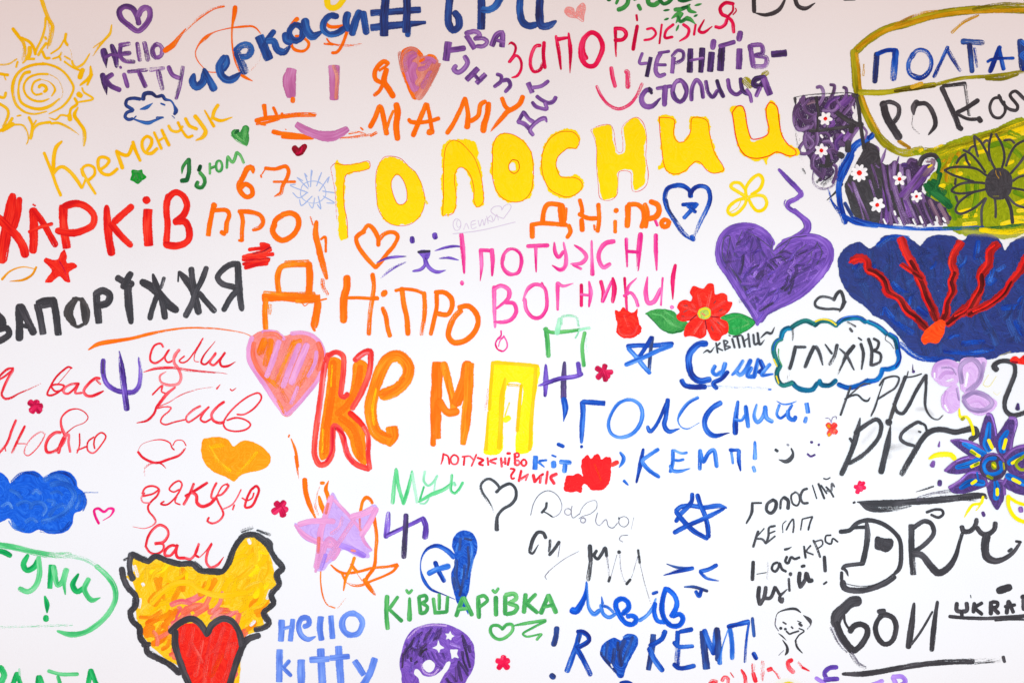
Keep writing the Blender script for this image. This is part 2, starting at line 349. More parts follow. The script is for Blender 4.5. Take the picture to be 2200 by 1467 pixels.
L();S('purple',4.4,'143,53 142,66 147,72 159,73.5',d=(.05,.4));S('purple',5,'141,54 153,52',d=.3);S('purple',5,'144,64 154,63',d=.3)
L();S('purple',4.6,'162,51 165.5,72',d=.3)
L();S('purple',5.2,'170.5,50.5 175,72',d=.35)
L();E('purple',5,186,60.5,6,8,d=.25)
L('dot');S('purple',3,'142,79 143,81')
L();S('violet',6.4,'121,88 124,100 126,111,.2',d=.1);S('purple',5.4,'133,88 126,94 130,101 142,107')
L();S('purple',6.6,'146.5,88,.7 151,103,.7',d=.1)
L();S('purple',4.2,'151,85 174,83',d=.35);S('purple',5,'164,85 172,103',d=.1)
L();S('purple',4.4,'177,83 194,81',d=.35);S('purple',5.4,'187,84 192,106',d=.35)
L();S('purple',4.8,'199,79 204,89 213,93');S('purple',4.4,'216,79 213,98 208,117',d=.4)
T(0,170,400)
P('painted_cloud','small navy blue cloud outline beneath the purple greeting')
S('navy',3.8,'166,24 157,23 150,25 149,31 153,34 157,37 150,40 148,45 152,48 157,47')
S('navy',3.4,'169,25,1.4 171,18,1.4 179,17,1.3 185,21 192,20,1.2 195,24 202,26,.6 206,32,.7 208,38,1.4 206,42')
S('blue',2,'203,44 206,47',d=.5)
S('blue',3.4,'166,36,.4 173,34,1.2 180,29,.3');S('blue',2,'190,29 195,31')
S('blue',2.8,'157,47,.5 165,50 175,52,1.6 183,49 192,46,.4');S('blue',1.4,'158,47 161,44');S('blue',3,'185,46 193,46',d=.3)
T(0,0,400)
P('painted_scribble','thin orange looping scribble behind the slanted blue word')
S('orange',5.5,'194,61 204,54,1.1 211,45,.7 219,35,.3',d=(0,.35))
T(400,0,400)
S('orange',3,'-3,38 10,26 22,17 33,10 45,7.5',d=(.62,.55))
S('orange',5,'58,8,1 57,17,1 55,28,.6 54,40,.4 54.5,55,.4 58,73,.4 64,86,.5',d=(.05,.35))
S('orange',3.4,'64,88 70,92 78,96,.3')
S('orange',2.4,'88,40,.4 83,34,.8 78,31.5,1 66,32,1.1 50,34,.5 32,39,.6 23,45,1.6 15,53,.8 11,63,.5 13,71,.5 19,79,.4 26,85,.4 36,86,.5',d=.25)
S('orange',1.2,'88,43 90,58 86,72 80,80 74,86',d=.72)
P('painted_word','slanted thick blue word черкаси at the top')
L();S('blue',8.6,'9,89,.6 7.5,97 12,103 19,98 23,86');S('blue',9,'21.5,83,.6 33,106')
L();S('blue',6.2,'47,67 48.5,75 44,83');S('blue',8.2,'45,67,.7 39,79 43,91 50,95 57,93 64,87,.4')
L();S('blue',9,'60,62 70,86',d=.28);S('blue',6.6,'58,61 66,54 74,54 77,60 72,67 65,67',d=.22)
L();S('blue',10.4,'86,43 98,71',sq=1);S('blue',6,'104,37 97,46 92,55');S('blue',7.6,'96,49 103,49 108,59 115,62 123,55,.4',d=(0,.12))
L();S('orange',4.6,'132,22 127,27 122,36');E('orange',3.2,135,53,10,8);S('orange',2.6,'129,43 135,43')
E('blue',7,130,39,8,9.5);S('blue',7,'117,40 118,48 124,51');S('blue',9,'140,24 143,37 149,43 160,38,.4')
L();S('orange',3.8,'164,27 170,32 188,31');S('orange',3.4,'192,33 184,54 178,62 172,63');S('orange',2,'166,46 170,51 180,54',d=.2);S('orange',2.4,'163,52 174,53',d=.2);S('orange',3,'180,54 196,54.5 207,53',d=.66)
S('blue',6.8,'179,20 170,19 163,26 162,35 169,41 180,39 188,33')
L();S('blue',8,'191,16 189,27 192,36');S('blue',8,'205,14 200,26 196,41',d=.05);S('blue',7.4,'209,15 213,40',d=(0,.12))
P('painted_swash','yellow loop cut off by the top edge left of the number sign')
S('yellow',6.5,'166,-5 168,8 174,10 180,7 188,-4')
P('painted_face','smiling face of pink bars with orange scratches')
L('eye');S('pink',14,'125,82,.8 122,97 124,115,.7',sq=1);S('orange',5,'126,116 126,121',d=.15)
L('eye');S('pink',12,'175,78 175,118,.8',d=.08,sq=1);S('salmon',4,'174,78 178,90 177,117',d=.2)
T(400,200,400)
L('scratch')
S('orange',5,'82,33 95,30 113,28 132,26 153,26',d=(0,.3));S('orange',3,'83,37 95,35 110,31',d=.2);S('orange',4.4,'92,14,1.2 93,22 94,30');S('orange',3.6,'103,17 107,26');S('orange',3.4,'113,24 114,28');S('orange',3.4,'133,24 134,27');S('orange',2.2,'88,37 94,38');S('orange',2.4,'145,24 152,27')
S('orange',5,'102,46 112,48 130,50 142,52');S('orange',4,'113,52 125,53 150,53')
S('orange',2.8,'182,54 200,52 222,49',d=.55);S('orange',2,'192,48 203,46',d=.35);S('orange',2,'206,41 209,44',d=.2);S('orange',2,'203,46 212,49',d=.4)
S('orange',3.4,'218,51 225,47',d=.4);S('orange',1,'117,43 118.5,43.5')
L('mouth');S('pink',9,'130,37,.7 141,44 156,50,1.1 172,51,1.2 185,46 191,42,.7',d=.02,sq=1)
T(800,0,400)
P('painted_sign','dark blue number sign at the top edge')
S('navy',7.4,'-2,16 20,14.5 57,12',sq=1,d=.05);S('navy',8,'-2,33 30,30 63,27,.5',sq=1);S('blue',6,'43,30 42,43',d=.2);S('navy',9,'16,-4 14,20 14,43',sq=1,d=.04);S('navy',8.4,'41,-4 40.5,20 40,39',sq=1)
P('painted_word','dark blue word of three letters cut by the top edge')
L();S('navy',8,'92,-4 90,15 90,28 95,36 102,32 102,22 97,15',d=.03)
L();S('navy',8.8,'129,-4 129,15 128.5,35',sq=1,d=.04);S('blue',8,'153,-5 146,7 138,12 130,12')
L();S('blue',8,'175,-4 174,13 178,27 186,31 194,29',d=.04);S('navy',8.4,'198,-4 197.5,20 200,31 208,31 216,26,.5',d=.03)
P('painted_word','purple letters of КВА tumbling round a curve')
L();S('purple',8,'90,50 87,72',sq=1);S('purple',6,'92,60 109,57')
L();S('purple',6,'111,42 121,58',sq=1);S('purple',5.4,'110,40 122,38 127,42 121,47',d=.12);S('purple',4.6,'121,46 132,46 136,50 131,55 123,55',d=.25)
L();S('purple',6.2,'141,55 147,42 153,39 154,47 153,56',sq=1);S('purple',3.6,'147,48 156,50')
L();S('purple',5.6,'109,67 112.5,74 108,82 101,86 96,82 99,78')
L();S('purple',6,'125,81 111,95',sq=1);S('purple',5.4,'134,88 123,99',sq=1);S('purple',4,'120,88 126,95')
L();S('purple',4.4,'147,88 152,90 152,96 144,103');S('purple',4.4,'153,96 160,95 163,101 157,109')
T(800,0,400)
P('painted_word','purple letters of ДИТ climbing steeply beside the orange word')
L();S('purple',5.6,'184,98 189,110',sq=1);S('purple',4.2,'189,104 200,102 208,96')
L();S('purple',4.4,'194,114 201,119 209,122 214,120 217,115');S('purple',4.2,'204,122 206,129 198,128 193,126 189,121')
T(800,200,400)
L();S('purple',4.4,'179,22 172,35');S('purple',4.6,'179,23 185,31 191,35');S('purple',4.6,'172,34 180,37 186,43');S('purple',4.6,'206,34,.5 204,30 199,31 191,37 186,44 190,50')
T(800,0,400)
P('painted_heart','orange heart smeared with pink beside the orange letter Я')
F('salmon','58,66 52,59 44,57 36,60 33,68 35,80 41,100 46,115 50,118 55,112 64,100 74,84 78,75 74,67 66,65',rg=1)
S('salmon',6,'33,63 36,80 42,98',d=.5);S('orange',4,'36,64 35,78 40,94 46,110 51,117',d=.12);S('orange',5,'36,62 44,58 52,60 58,66',d=.3);S('orange',3.4,'66,66 72,67 75,70',d=.2);S('orange',4,'60,92 55,106 51,117',d=.25)
S('pink',10,'50,64 43,69 42,80 47,97 51,106',d=.05);S('pink',8,'50,76 47,84 50,96',d=.1);S('salmon',8,'52,62 44,60 37,70 38,84',d=.5)
S('salmon',9,'76,76 69,92 59,108 54,116',d=.1);S('pink',6,'58,74 66,70 74,74',d=.3);S('salmon',9,'62,78 60,90 54,100',d=.2);S('pink',6,'68,72 62,80 55,82',d=.4);S('pink',8,'70,86 60,104',d=.55);S('orange',3,'56,73 62,70',d=.2)
S('salmon',4,'80,76 70,96 60,113',d=.55);S('salmon',4,'32,62 33,72 34,80',d=.6)
P('painted_letter','orange letter Я left of the smeared heart')
S('orange',5.2,'19,76 14,73 8,77 3,86 4,94 10,98');S('orange',6.4,'17,82 14,97 19,105 25,115');S('orange',4,'13,99 8,108 2,113',d=(0,.25));S('orange',3,'8,84 18,77')
T(800,200,400)
P('painted_word','orange word МАМУ with uneven brush edges')
L();S('orange',5.6,'-3,41 3,30 9,16 14,33 17,49');S('orange',3.2,'17,42 21,30 25,21');S('orange',6.8,'28,13 30,22 28,40 30,55',d=.03)
L();S('orange',5.6,'64,13 57,29 52,41 48,51');S('orange',4.6,'65,13 68,29 71,48',d=(0,.15));S('orange',4.4,'43,31 45,34 57,35 70,33 79,30');S('orange',7,'66,46 70,47')
L();S('orange',5,'110,6 103,22 96,36 88,48');S('orange',5,'110,8 113,25 112,42,1.3');S('orange',5,'116,34 125,27 128,14 134,10');S('orange',6.4,'137,12 136,25 132,38 131,46')
L();S('orange',5,'153,6 157,16 161,20');S('orange',5.4,'178,4 174,13 166,19 160,22 152,31 140,45,.3',d=(.05,.25))
T(800,0,400)
P('painted_word','thin crimson word ЗАПОРІЖЖЯ slanting upwards')
L();S('crimson',2.8,'161,53,.4 164,51 169,55 168,63 161,74');S('crimson',3,'162,74 170,66 175,71 176,81 171,90 165,92,.6',d=(0,.1))
L();S('crimson',3.8,'199,54 193,55 188,65 187,78 191,85 198,83 202,74',d=.18);S('crimson',4,'203,50 202,66 204,81',d=.15)
L();S('crimson',4.4,'217,43,.7 220,60 223,82,.5',d=.1)
T(1200,0,400)
S('crimson',5,'-1,47 11,45,.6');S('crimson',4.4,'12,40,.6 14,60 13.5,86,.2',d=.12)
L();S('crimson',5.2,'33,70 29,62 29,52 33,43 39,39 46,42 52,55 49,67 42,78 34,78 27,69 26,58 30,46 37,39',d=.08)
L();S('crimson',4.2,'67,33 68,67,.4',d=.15);S('crimson',4.4,'67,34 76,35 80,41 76,47 66,48')
L();S('crimson',5.8,'93,31,.7 88,59,.7');S('crimson',3,'92,18 93,25,.8')
L();S('crimson',2.8,'104,35 111,34 115,40 110,46 101,48',d=.1);S('crimson',2.6,'122,29 119,52',d=.2);S('crimson',3,'136,29 127,37 126,45 135,44',d=.12)
L();S('crimson',3.4,'147,29 154,35 152,43 143,49,.5');S('crimson',2.6,'162,29 160,42',d=.25);S('crimson',3.6,'172,24,.5 166,37 171,39 181,32,.4')
L();S('crimson',4,'207,5 197,4 191,10 193,17 199,20 205,26 207,39',d=.06);S('crimson',2.4,'206,5 206,13 200,20');S('crimson',1.4,'209,10 210,13 206,18',d=.1);S('crimson',3.8,'199,23 197,29 191,33 185,32')
P('painted_heart','faint pale red crayon heart near the top edge')
F('crayon_red','20,16 18,11 14,9 8,10 7,15 11,19 18,22 24,21 28,24 30,25 30,19 32,11 31,5 27,5 22,9',d=.35)
S('crayon_red',.8,'20,16 17,10 10,9 7,14 12,20 22,22 29,26 30,19 32,9 29,4 23,8 20,16',d=.25)
P('painted_face','pink smiling face with two bar eyes')
L('eye');S('rose',4.4,'62,80 64,92 67,103',d=.1)
L('eye');S('rose',5.4,'79,85 81,85 82,104',d=.25)
L('mouth');S('rose',3.4,'45,102 50,113 59,124 70,129 82,125 92,114 99,99',d=.33)
P('painted_word','green cursive word cut off by the top edge')
L();S('green',3,'68,5 71,-2');S('green',5,'83,-4 81,5 76,10 70,12')
L('dot');S('green',4,'94,6 97,12');S('green',4,'89,0 93,-2');S('dark_green',5,'58,-1 61,0')
L();S('green',5.4,'105,-4 107,5 114,6 118,3')
L();S('green',4.4,'119,0 124,5 130,3 135,-3')
L();S('dark_green',5,'142,0 148,1 158,-2')
P('painted_flower','green spiky flower with loose leaves around it')
L('petal');S('green',4.4,'137,12 146,11 155,6,.5');S('green',4.6,'153,8 155,13 162,15,.5');S('dark_green',4,'146,10 152,9');S('green',4,'144,15 139,18 134,22,.4');S('green',4.2,'146,16 142,22 139,27,.4');S('green',4,'141,20 144,26 150,23 153,21');S('green',5,'150,22 155,23 161,28,.3')
for q in ('124,13 131,12','161,7 169,5','125,24 130,22','160,20 164,18','142,30 139,37'):
    L('leaf');S('green',2.6,q,pt=1)
P('painted_word','dark purple two line word ЧЕРНІГІВ СТОЛИЦЯ')
L();S('purple',3.4,'99,63 96,75 105,75');S('violet',5,'109,68 104,91',sq=1,d=.04)
L();S('purple',4.6,'121,63 117,70 115,85 119,90 126,88');S('purple',3.2,'118,63 131,61');S('purple',3.4,'116,77 127,77')
L();S('purple',5,'136,68 134,87',sq=1);S('purple',4,'134,67 141,60 147,62 147,70 137,76',d=.25)
L();S('violet',6.4,'156,58 155,86',sq=1,d=.05);S('violet',6.2,'170,57 168,86',sq=1,d=.05);S('purple',3,'155,72 171,69')
L();S('violet',7.2,'181,62 179,85',sq=1);S('purple',6,'183.5,48 182,58')
L();S('violet',7.4,'193,56 191,84',sq=1,d=.05);S('purple',5,'190,55 208,50')
L();S('purple',7,'214,58 213,82',sq=1,d=.08);S('purple',6,'215,38 213,48',d=.1)
T(1600,0,600)
L();S('purple',4,'4,36 7,53',d=.15);S('purple',3.4,'5,36 13,36 14,42 8,44',d=.25);S('purple',3.4,'8,44 17,46 16,52 7,53',d=.25)
L('dash');S('violet',5,'21,43 33,42',sq=1)
T(1200,0,400)
L();S('purple',5.6,'110,107 104,107 98,116 101,125 110,126 120,117,.4',d=.06);S('violet',3.6,'107,104 110,111')
L();S('purple',4.2,'116,105 134,102');S('purple',5.8,'126,102 125,125')
L();E('purple',5.2,143,108,8,12.5);S('violet',2.6,'136,109 140,119')
L();S('purple',4.6,'157,119 158,104 163,95 168,100 171,116',d=(0,.2))
L();S('purple',4.6,'174,96 177,110 182,115 188,107',d=.15);S('violet',4.4,'187,95 190,105 195,115')
L();S('purple',4.6,'200,94 203,107 210,112 218,107',d=.08);S('violet',4.6,'215,93 218,108 225,112');S('purple',4,'222,106 226,112 228,121')
T(1600,0,600)
L();S('olive',6,'0,63 5,68',d=.35);S('olive',4,'14,60 18,57',d=.4);S('violet',4,'16,61 8,63 7,67 12,68 16,63');S('purple',4.8,'15,62 20,75',sq=1);S('purple',3.2,'12,69 9,76')
P('painted_word','thin black letters cut off by the top edge')
L();S('black',3,'7,-4 7.5,10');S('black',3,'8,10.5 17,12 27,8 33,-3',pt=1)
L();S('black',3,'39,-3 42,5 48,7 55,3,.3')
L();S('black',1.6,'78,0 87,0')
P('painted_flower_bed','yellow and olive frame above a sunflower with purple and blue brush mass')
L('frame')
S('olive',5.8,'87,41 97,32 110,24 128,18.5 146,13 170,9 195,7.5 224,8',d=.1)
S('mustard',3,'87,40 100,30 112,24 128,19 146,14 170,10 195,9 224,8',d=.2)
S('mustard',2,'118,20 138,11 152,9',d=.4);S('olive',3.6,'180,8 200,4.5 224,4',d=.35)
S('olive',5.6,'86,40 87,55 89,72 95,88 103,104 113,115 125,120.5 140,118',d=.12);S('mustard',2.6,'88,42 90,56 91,70 97,88 106,105',d=.25)
S('olive',4,'90,73 110,73 128,70 150,67',d=.1);S('dark_olive',2.2,'118,72 135,70 150,67.5',d=.3);S('olive',2.6,'150,67 170,62 195,60 224,56',d=.2);S('mustard',3,'131,69 140,66',d=.2);S('olive',3.4,'190,62 203,62 215,58',d=.3)
S('mustard',2.2,'163,26 172,18 184,12',d=.35);S('mustard',1.6,'94,51 93.5,60',d=.45)
S('mustard',3,'121,111 130,117',d=.3)
T(1880,250,320)
L('field')
F('lime','55,52 85,48 120,34 170,20 224,4 224,170 112,168 100,140 84,124 74,108 80,90 94,76 94,62 80,56 60,58',rg=1.5)
H('bright_yellow','58,52 100,46 170,27 224,8 224,26 170,40 130,52 100,66 92,60',-18,6,6,d=.5)
H('olive','70,50 110,42 170,24 224,6 224,20 170,34 120,50 80,56',-18,5,5,d=.5)
H('mustard','98,60 130,52 120,80 100,100',-70,8,8,d=.5)
for q in ('150,54 160,52 168,49','196,70 204,66','124,142 136,139 150,138','128,148 150,146','206,130 224,124','210,140 224,138','204,150 224,150','95,104 103,102','96,110 102,108','196,32 210,30 224,22','200,24 222,16','160,36 170,33','212,84 222,80','118,88 128,84','132,70 140,68','108,74 116,70','186,160 200,156 222,158','130,160 150,158'):
    S('bright_yellow',5.5,q,d=.22)
for q in ('198,24 212,30 224,36','150,100 148,130 140,150','136,90 138,120','170,44 186,40 200,46','206,50 216,60','120,60 110,80','205,112 220,118'):
    S('green_leaf',7,q,d=.3)
H('green_leaf','102,102 112,100 118,130 128,150 114,156 104,130',80,6,7,d=.3)
H('dark_green','72,100 88,88 96,108 110,128 112,142 92,122 76,118',40,6,8,d=.2)
S('dark_green',8,'84,112 100,122 112,134',d=.1);S('dark_green',7,'96,84 92,98 86,110',d=.3)
L('grape_patch')
F('deep_violet','-18,76 -8,62 2,60 12,70 20,72 28,66 38,72 48,68 62,64 66,72 84,72 86,80 74,96 70,112 84,122 96,128 106,140 112,152 104,158 92,156 70,160 40,158 -18,160',d=.12,rg=1.6)
for q,m in (('2,62 8,90 14,120 22,150 24,162','plum'),('10,72 16,100 24,132 34,158','plum'),('20,74 22,96 30,126 44,160','plum'),('29,68 27,92 34,122 50,158','plum'),('38,72 40,96 48,126 62,160','plum'),('-8,72 -2,100 6,136 8,160','plum'),('56,118 64,140 74,162','plum'),('68,114 76,138 86,160','plum'),('80,124 88,140 98,160','dusty_violet'),('94,130 104,148 108,158','dusty_violet'),('48,80 52,104 58,126','plum'),('14,110 18,136 16,158','purple'),('40,120 52,148','purple'),('4,84 8,112','purple')):
    S(m,6,q,d=(.08,.3))
for q in ('6,70 12,100 20,140','18,72 20,100 30,140','34,70 34,100 44,140','-14,80 -6,120','58,130 70,156','74,128 84,152','24,110 36,150','46,100 54,130'):
    S('black',2.6,q,d=.3)
for q in ('12,152 16,160','34,150 38,158','56,152 60,160','66,148 70,158','90,148 92,156','28,140 30,146','100,150 104,156'):
    S('white',3,q,d=.25)
for m,w,q in (('purple',7,'74,74 55,98 37,118'),('plum',6.4,'80,76 62,100 43,122'),('purple',6,'86,76 70,94 56,112'),('dusty_violet',6,'76,66 86,66 84,74 72,88')):
    S(m,w,q,d=.12)
S('white',3,'70,70 74,66 82,64',d=.3);S('bright_yellow',2.4,'78,76 84,72',d=.15)
S('plum',5,'48,70 52,64 60,66');S('violet',6,'40,72 46,72');S('plum',4,'8,70 12,60 16,48,.4',d=.1);S('plum',4,'2,62 4,48 -4,42,.4',d=.1);S('plum',3.6,'32,70 35,60,.4')
S('black',6.4,'65,73 70,62 79,57.5 88,58.5 94,66',sq=1);S('dark_green',5,'93,64 95,72 92,84',d=.2)
L('sunflower')
for q in ('178,80 170,62 168,45 172,26','163,83 150,65 140,55 130,50','146,30 148,45 152,60','146,29 155,37 165,54 170,66','187,78 191,60 187,42 178,26','193,74 200,55 208,43 224,34','200,85 213,70 222,58','160,40 164,36 168,37','190,36 200,35 206,40','165,88 150,78 130,75 112,76 102,80','102,80 115,87 130,92 146,97','163,99 145,98 130,99 120,103 113,110 122,114 140,113 163,108','163,121 150,133 138,140 125,144 119,140 122,130 135,118 148,111','164,121 158,135 157,150 158,165','177,122 178,135 178,150','195,118 207,130 224,136','202,106 224,110','203,96 212,90 224,87','120,70 125,62 133,56','133,55 135,65 140,73','138,52 142,46 147,44','119,92 118,101','119,118 122,127'):
    S('black',3.3,q,d=.06)
S('black',5,'192,117 200,135 203,158')
F('black','182,76 192,78 200,86 203,98 201,110 194,120 183,124 171,121 164,113 162,101 165,88 173,79')
S('mustard',.8,'178,80 179,86 183,92',d=.2);S('mustard',.7,'184,82 186,88');S('olive',1,'174,118 183,118',d=.4)
T(1560,340,320)
L('dark_stem')
F('black','197,-2 190,12 180,30 175,40 180,62 187,82 196,92 214,96 224,98 224,-14 210,-22')
H('plum','180,36 190,34 212,92 204,92',70,5,3.2,d=.3)
H('plum','210,10 224,5 224,90 214,60',75,7,3,d=.45)
S('black',3.2,'172,38 162,50 149,62,.3');S('black',9,'208,-30 206,-12');S('black',3,'180,88 190,96 200,97')
L('blue_patch')
S('cobalt',8,'186,-6 175,20 167,38 167,58 171,80 176,96',d=.12);S('cobalt',6,'172,84 188,94 205,98 224,100',d=.08);S('navy',5,'175,66 186,86',d=.1);S('cobalt',2.6,'151,45 157,66 167,82',d=.5);S('cobalt',4,'153,62 166,78',d=.5)
T(1680,180,320)
S('cobalt',9,'134,78,.7 120,84 108,92 98,110 90,125 83,142',d=.15);S('cobalt',6,'134,74 128,82',d=.3);S('cobalt',5,'100,98 90,112 83,126',d=.5)
T(1880,250,320)
S('cobalt',5,'-34,150 -10,158 20,163 60,166 110,166 160,164',d=.2);S('dark_green',4,'100,165 160,166 222,160',d=.4)
T(1680,180,320)
L('curl')
F('deep_violet','20,36 34,22 50,19 75,19 90,17 106,19 108,35 104,50 112,58 117,62 108,72 101,80 95,90 84,96 79,103 84,110 80,117 74,121 77,130 70,140 61,143 55,136 48,127 43,115 37,105 35,90 34,75 24,68 19,55',d=.22)
for m,w,q in (('plum',5,'33,20 22,32 18.5,45 19,58 25,68 35,66 46,60'),('plum',4,'32,18 31,30 36,42 45,47 52,44'),('plum',4,'50,46 40,55 28,52 22,45 25,37'),('dusty_violet',4,'54,28 46,27 37,30'),('plum',4,'51,6 57,5 61,13 60,22 54,32'),('plum',4,'71,2 77,3 76,13 70,25 68,36 76,48'),('plum',4,'90,6 94,7 95,16 88,28 76,40 60,40'),('plum',4,'107,20 102,32 91,45 82,55'),('purple',5,'96,20 88,28 80,37'),('purple',5,'105,17 97,27 88,36'),('purple',4,'84,20 72,26 64,36'),('plum',4,'48,48 50,65 52,85 44,98 34,104 26,102 26,95 35,84 47,78'),('plum',4,'55,75 64,73 70,80 68,88'),('plum',4,'60,87 70,86 76,95'),('plum',5,'66,100 76,98 82,103 86,108'),('plum',5,'82,75 84,85 92,92'),('plum',5,'112,65 103,78 98,90'),('plum',2.6,'120,64 125,72 122,82'),('purple',5,'90,75 80,86 82,98'),('purple',5,'100,72 92,84'),('plum',5,'45,126 45,112 50,103'),('plum',5,'55,100 60,110 64,118'),('plum',4,'72,119 79,122 80,132 75,147'),('plum',5,'62,118 62,130 56,143'),('plum',5,'46,124 52,132 58,138'),('plum',4,'35,72 33,82 36,96'),('purple',5,'72,52 76,60 70,64'),('plum',4,'44,60 40,75 42,90')):
    S(m,w*1.15,q,d=.16)
for q in ('60,44 66,54 62,64','90,34 84,44 76,50','98,50 90,62','64,92 58,104 50,112','36,76 46,88 40,96','70,100 74,112','100,30 104,44','26,44 34,58 44,60','40,24 30,34','80,24 86,34'):
    S('plum',3.6,q,d=.2)
for q in ('24,24 20,30','112,46 110,52','88,70 92,74','104,34 106,42','72,80 74,86','60,96 58,100','30,96 31,99','57,76 60,80'):
    S('white',3,q,d=.15)
for w,q in ((7,'81,43 95,53 110,60 119,61'),(4.6,'40,70 60,69 80,66 108,63'),(7,'103,60 102,72'),(5,'109,17 113,35 115,55 118,75 121,97'),(8,'98,86 97,100'),(5,'56,121 68,122 74,118'),(6,'68,105 66,122'),(4,'50,20 52,32 54,46 52,70'),(8,'84,104 90,108'),(5,'104,18 112,18')):
    S('black',w,q,d=.1)
S('black',1.6,'18,21 40,17 70,15 100,14 112,17',d=.42);S('black',4.4,'19,21 20,30,.6',d=.1);S('black',5,'19,45 23,80 28,112 31,132',d=.8)
S('black',3,'30,126 34,133',d=.5)
T(1560,340,320)
S('plum',3.4,'129,18 130,38 140,45 155,43 164,28',d=.55);S('black',4,'134,36 140,30',d=.4);S('black',7,'142,40 156,28',d=.6)
T(1600,0,600)
P('painted_word','dark blue word ПОЛТАВ inside the olive frame')
L();S('navy',4,'104,42 102.5,65',d=.12);S('cobalt',3.4,'104,43 112,40 120,40',d=.12);S('cobalt',4.8,'119,40 117,63',d=(.05,.35))
L();S('cobalt',3.2,'133,42 129,50 130,58 137,62 144,58 147,49 143,41 136,40 131,46',d=.32);S('cobalt',1.2,'131,58 139,60 145,55',d=.4)
L();S('cobalt',2.6,'160,37 149,61',d=.25);S('cobalt',3,'159,38 164,47 170,56',d=.45)
L();S('navy',4,'171,33 180,33.5 188,34',d=(.05,.4));S('navy',3.8,'177,35 179,57',d=.1);S('cobalt',2.2,'181,38 183,53',d=.45)
L();S('cobalt',3.4,'201,37 193,57',d=.12);S('cobalt',3.2,'200,38 204,55',d=.12);S('cobalt',2.2,'191,49 195,47 212,46',d=.15)
L();S('navy',5,'217,32 219,55',d=.15);S('cobalt',3.4,'218,33 224,39 218,44 226,50 219,55',d=.1)
P('painted_word','black word РОКа inside the olive frame')
L();S('black',5.6,'109,81 112,93 122,109',d=.03);S('black',3.2,'107,83 114,80.5 121,84 121,91 116,98',d=.15)
L();S('black',4,'136,80 133,85 133,90,.5');S('black',3.4,'135,82 143,82 149,91 150,99 145,106,.4',d=.06);S('black',1,'132,91 132,100 138,106',d=.6)
L();S('black',3.6,'155,69 161,82 167,95 169,101',d=(0,.2));S('black',2.8,'156,68 174,66',d=.15);S('black',3,'174,67 176,82 177,91',d=.5);S('black',3.4,'184,79 175,85 167,89');S('black',2.4,'167,90 176,94 184,94',d=.1);S('black',4,'184,93 186,96');S('black',4,'168,100 171,102')
L();S('black',2.2,'202,77 196,78 193,85 196,92 201,93 205,88 204,80');S('black',2.4,'200,75 203,81 208,86 214,87 215,84 209,75 213,72 220,78 225,82',d=.05)
P('painted_flower','tiny white flower with red centre, uppermost on the purple mass')
def tiny(cx,cy,r,n,a0,ox,oy):
    T(ox,oy,320); import math as mt
    L('petal')
    for i in range(n):
        a=a0+i*2*mt.pi/n
        S('white',r*(.52 if n<8 else .4),'%.1f,%.1f,.7 %.1f,%.1f,1.15 %.1f,%.1f,.8'%(cx+r*.25*mt.cos(a),cy+r*.25*mt.sin(a),cx+r*.62*mt.cos(a),cy+r*.62*mt.sin(a),cx+r*.92*mt.cos(a),cy+r*.92*mt.sin(a)))
    L('centre');S('red',r*.5,'%.1f,%.1f %.1f,%.1f'%(cx-r*.12,cy+r*.1,cx+r*.12,cy-r*.1))
tiny(64,52,10,6,.1,1680,180)
P('painted_flower','tiny white flower with red centre, lower left on the purple mass')
tiny(58,99,10,6,.6,1680,180)
P('painted_flower','tiny many petalled white flower with red centre beside the blue streak')
tiny(114,132,13,9,.2,1680,180)
P('painted_flower','tiny white flower with red centre on lilac streaks under the black arch')
tiny(36,93,10,5,-.3,1880,250)
P('painted_flower','smallest tiny white flower with red centre left of the sunflower')
tiny(61,118.5,8.6,6,.4,1880,250)
P('painted_flower','tiny white flower with red centre lowest on the dark stem')
tiny(3,131,11,6,.2,1880,250)
T(0,170,400)
P('painted_word','amber word Кременчук slanting upwards')
L();S('amber_deep',3.4,'52,87 62,112 66,124 72,138');S('amber_deep',4.2,'73,74,.6 67,80 64,90 63,108');S('amber_deep',4,'63,112 68,106 74,104 82,109 90,118 97,129')
L();S('amber_deep',2.6,'97,129 101,119');S('amber_deep',3.2,'99,115 97,109 99,104 105,102 111,105 112,112 108,117 104,120');S('amber_deep',3.2,'96,106 103,120 113,136')
L();S('amber_deep',3.6,'119,107 126,102 129,96 125,93 118,93 116,97 117,106 122,112 130,113 139,106')
L();S('amber_deep',4.2,'145,106 138,86');S('amber_deep',4,'137,85 144,89 151,90 157,78');S('amber_deep',3.6,'157,74 160,84 166,97')
L();S('amber_deep',3.6,'174,85 179,77 179,71 174,68 169,72 168,80 172,87 179,88 186,82')
L();S('amber_deep',3.2,'182,63 191,83');S('amber_deep',3.8,'191,60 200,79',d=(.2,0));S('amber_deep',2.6,'188,73 196,68')
L();S('amber_deep',3,'199,55 203,61 211,62 216,56');S('amber_deep',3.2,'210,51 216,62 222,69 228,67')
T(400,200,400)
L();S('amber_deep',3.8,'-1,30 4,39 13,43');S('amber_deep',4.4,'10,27 18,37 23,46 20,52 12,56,.4',d=(0,.2))
L();S('amber_deep',3.8,'22,21,.5 33,40');S('amber_deep',3.8,'38,14 33,22 31,31');S('amber_deep',3.4,'32,30 41,33 54,29,.4')
P('painted_flower','small bright green five lobed flower under the amber word')
T(0,170,400)
F('green_bright','163,108 168,107 169,112 173,116 168,120 163,124 158,121 154,119 156,113 156,108')
for q in ('158,110 164,110 167,112','157,118 161,113 163,118','166,110 168,117','160,121 167,120'):S('green',2.2,q,d=.15)
T(400,200,400)
P('painted_heart','small leafy green heart above the green word')
F('green','63,46 60,43 55,44 53,48 56,53 62,57 72,62 74,58 74,48 74,40 71,38 67,40')
